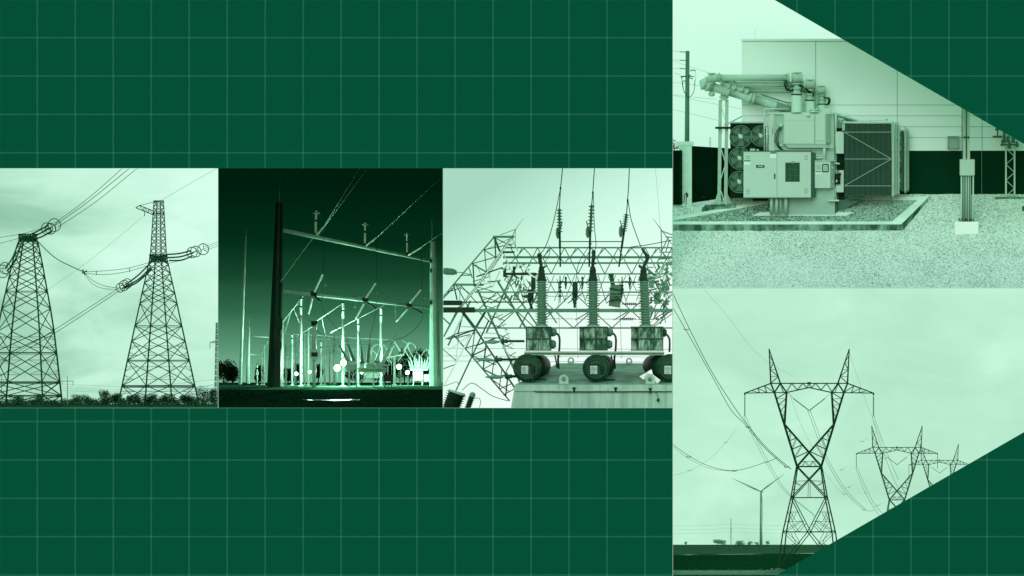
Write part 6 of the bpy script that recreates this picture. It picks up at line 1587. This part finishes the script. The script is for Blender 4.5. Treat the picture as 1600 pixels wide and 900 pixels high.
p3_ = dup(p1, 1468 - 1264.3, (693.5 + 343 * s3) - 888, 330, 'farthest and smallest window shaped pylon at the right, mostly cut off', s3, PYF)

def lwire(pts, r, lab, m=PYW, spacers=()):
    t = thing('line_conductor', lab, 'power line', pts[0], 'conductors of the pylon line')
    mb = MB(); mb.tube(curve(pts, 10), r, 5); mb.build('cable', m, t)
    for (x, y, d, w) in spacers:
        mb = MB(); mb.tube([(x - w, y - 1.1, d), (x - w * .5, y + .7, d), (x + w * .5, y + .7, d), (x + w, y - 1.1, d)], .55 if m is PYW else .35, 5); mb.build('line_spacer', m, t)
lwire([(1051.5, 459, 20), (1077, 513, 26), (1110, 577, 36), (1142, 628, 45), (1168, 664, 52), (1200, 702, 70), (1236, 733, 110)], .55, 'upper cable of the near pair sweeping down from the left edge past the left arm', PYW, ((1072.5, 514.5, 25, 5), (1168.5, 667, 53, 4)))
lwire([(1051.5, 481, 22), (1072, 516, 28), (1115, 592, 40), (1142, 640, 48), (1165, 664, 54), (1195, 700, 72), (1228, 729.5, 110)], .5, 'lower cable of the near pair sweeping down from the left edge past the left arm', PYW, ((1229, 729.5, 112, 4),))
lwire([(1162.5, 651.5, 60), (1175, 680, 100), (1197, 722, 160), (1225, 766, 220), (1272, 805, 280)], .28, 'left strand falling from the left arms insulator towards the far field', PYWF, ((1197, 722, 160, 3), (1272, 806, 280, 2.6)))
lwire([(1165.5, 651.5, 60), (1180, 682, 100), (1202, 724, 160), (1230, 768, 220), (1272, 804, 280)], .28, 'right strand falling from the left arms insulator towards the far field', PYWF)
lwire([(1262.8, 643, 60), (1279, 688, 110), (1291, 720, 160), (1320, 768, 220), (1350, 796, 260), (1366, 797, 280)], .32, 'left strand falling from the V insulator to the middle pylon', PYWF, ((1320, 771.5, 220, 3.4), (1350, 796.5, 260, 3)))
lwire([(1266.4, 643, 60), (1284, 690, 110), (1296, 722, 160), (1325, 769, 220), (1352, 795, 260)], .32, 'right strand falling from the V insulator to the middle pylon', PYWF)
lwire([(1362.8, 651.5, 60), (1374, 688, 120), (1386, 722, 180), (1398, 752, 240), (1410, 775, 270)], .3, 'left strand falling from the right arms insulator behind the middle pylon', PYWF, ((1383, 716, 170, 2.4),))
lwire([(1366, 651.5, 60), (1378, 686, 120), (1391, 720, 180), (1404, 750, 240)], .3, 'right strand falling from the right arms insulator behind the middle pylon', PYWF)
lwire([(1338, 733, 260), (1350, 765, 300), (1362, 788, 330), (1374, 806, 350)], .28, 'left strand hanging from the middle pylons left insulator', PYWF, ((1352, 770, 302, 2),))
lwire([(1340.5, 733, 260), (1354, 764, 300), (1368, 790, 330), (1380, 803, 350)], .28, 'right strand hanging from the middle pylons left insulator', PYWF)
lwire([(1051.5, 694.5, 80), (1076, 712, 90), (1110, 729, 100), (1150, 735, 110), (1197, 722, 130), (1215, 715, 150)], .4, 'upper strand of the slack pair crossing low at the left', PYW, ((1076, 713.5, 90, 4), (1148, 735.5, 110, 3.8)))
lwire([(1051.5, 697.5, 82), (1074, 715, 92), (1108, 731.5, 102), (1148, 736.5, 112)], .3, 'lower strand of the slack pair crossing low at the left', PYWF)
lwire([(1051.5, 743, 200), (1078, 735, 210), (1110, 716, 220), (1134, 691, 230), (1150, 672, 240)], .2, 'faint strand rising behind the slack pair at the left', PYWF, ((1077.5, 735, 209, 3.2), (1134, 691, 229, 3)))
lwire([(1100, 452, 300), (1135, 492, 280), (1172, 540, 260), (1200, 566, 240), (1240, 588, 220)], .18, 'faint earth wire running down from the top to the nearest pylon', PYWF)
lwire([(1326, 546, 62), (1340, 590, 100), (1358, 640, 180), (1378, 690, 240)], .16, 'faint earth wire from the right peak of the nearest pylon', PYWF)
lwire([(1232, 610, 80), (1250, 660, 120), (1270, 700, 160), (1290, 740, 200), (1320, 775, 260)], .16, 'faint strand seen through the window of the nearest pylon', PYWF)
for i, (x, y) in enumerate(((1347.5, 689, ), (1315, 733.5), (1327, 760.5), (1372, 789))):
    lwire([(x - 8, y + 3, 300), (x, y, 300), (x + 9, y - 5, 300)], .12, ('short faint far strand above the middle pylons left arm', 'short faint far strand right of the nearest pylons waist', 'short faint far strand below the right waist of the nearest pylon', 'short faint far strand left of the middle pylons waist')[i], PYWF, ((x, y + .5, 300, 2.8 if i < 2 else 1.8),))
# wind turbine
t = thing('wind_turbine', 'pale wind turbine with two raised blades and one along its tower', 'wind turbine', (1188.6, 851, 470))
mb = MB(); mb.tube([(1188.3, 851.5, 470), (1188.3, 770, 470)], [1.5, .8], 12); mb.build('tower', TURB, t)
mb = MB(); mb.tube([(1190.6, 851.5, 472), (1190.2, 818, 472), (1189.2, 790, 472)], [1.1, .9, .3], 10); mb.build('tower_painted_sunlight', TURW, t)  # paler tube puts sunlight along the tower's side into the colour
mb = MB(); mb.lathe((1187.5, 768, 466), (1192.5, 768, 466), [(0, 1.4), (.5, 2.1), (.9, 1.6), (1, .8)], 12); mb.ball((1189.3, 768, 464), 1.8); mb.build('nacelle', TURW, t)
for tip, w in (((1142.4, 746.4), 2.0), ((1227.4, 739.2), 1.9), ((1191.5, 819.5), 1.5)):
    mb = MB(); p = (1189.3, 768); dx, dy = tip[0] - p[0], tip[1] - p[1]; L_ = math.hypot(dx, dy); nx_, ny_ = -dy / L_, dx / L_
    prof = ((0, .5), (.08, .7), (.22, 1.0), (.5, .62), (.8, .35), (1, .06))
    a = [(p[0] + dx * s_ + nx_ * w * h_ * .5, p[1] + dy * s_ + ny_ * w * h_ * .5) for s_, h_ in prof]; b = [(p[0] + dx * s_ - nx_ * w * h_ * 1.0, p[1] + dy * s_ - ny_ * w * h_ * 1.0) for s_, h_ in reversed(prof)]
    mb.prism(a + b, 461.5, 463); mb.build('blade', TURB, t)
t = thing('far_post', 'thin dark post on the horizon left of the wind turbine', 'post', (1142.2, 851, 460))
mb = MB(); mb.tube([(1142.2, 851.5, 460), (1142.1, 832, 460), (1142.1, 810, 460)], [.6, .8, .5], 6); mb.box(1141.2, 1143.2, 825, 827, 459, 461); mb.build('pole', TURB, t)
for i, (x, w, h, lab) in enumerate(((1071.5, 4, 6, 'tiny hazy shrub near the left edge of the horizon'), (1121, 20, 9, 'widest hazy shrub clump left of the thin post'), (1131, 12, 8, 'hazy shrub touching the thin post on its left'), (1155, 18, 7, 'hazy shrub clump between the thin post and the turbine'), (1171, 10, 6, 'small hazy shrub just left of the turbine'), (1182, 7, 4.5, 'lowest hazy shrub at the turbines foot'), (1199, 7, 6.5, 'tiny hazy shrub right of the turbine'))):
    t = thing('shrub', lab, 'shrub', (x, 851.5, 500), 'hazy shrubs on the horizon')
    mb = MB(); leaves(mb, R, x, 851.5 - h * .5, 500, w * .55, h * .5, 8, int(40 * w), .8, 8); mb.build('foliage', BUSH5, t)
    mb = MB(); mb.tube([(x, 851.5, 500), (x, 851.5 - h * .5, 500)], .5, 5); mb.build('stem', BUSH5, t)
for i, y in enumerate((820, 826, 832)):
    wire('far_wire', [(1051.5, y + 2, 505), (1110, y + 1, 505), (1142, y - 1, 505), (1200, y + 1, 505), (1300, y, 505)], .12, PYWF, ('upper', 'middle', 'lower')[i] + ' faint far wire across the horizon behind the turbine', 'power line', 'faint wires behind the wind turbine')
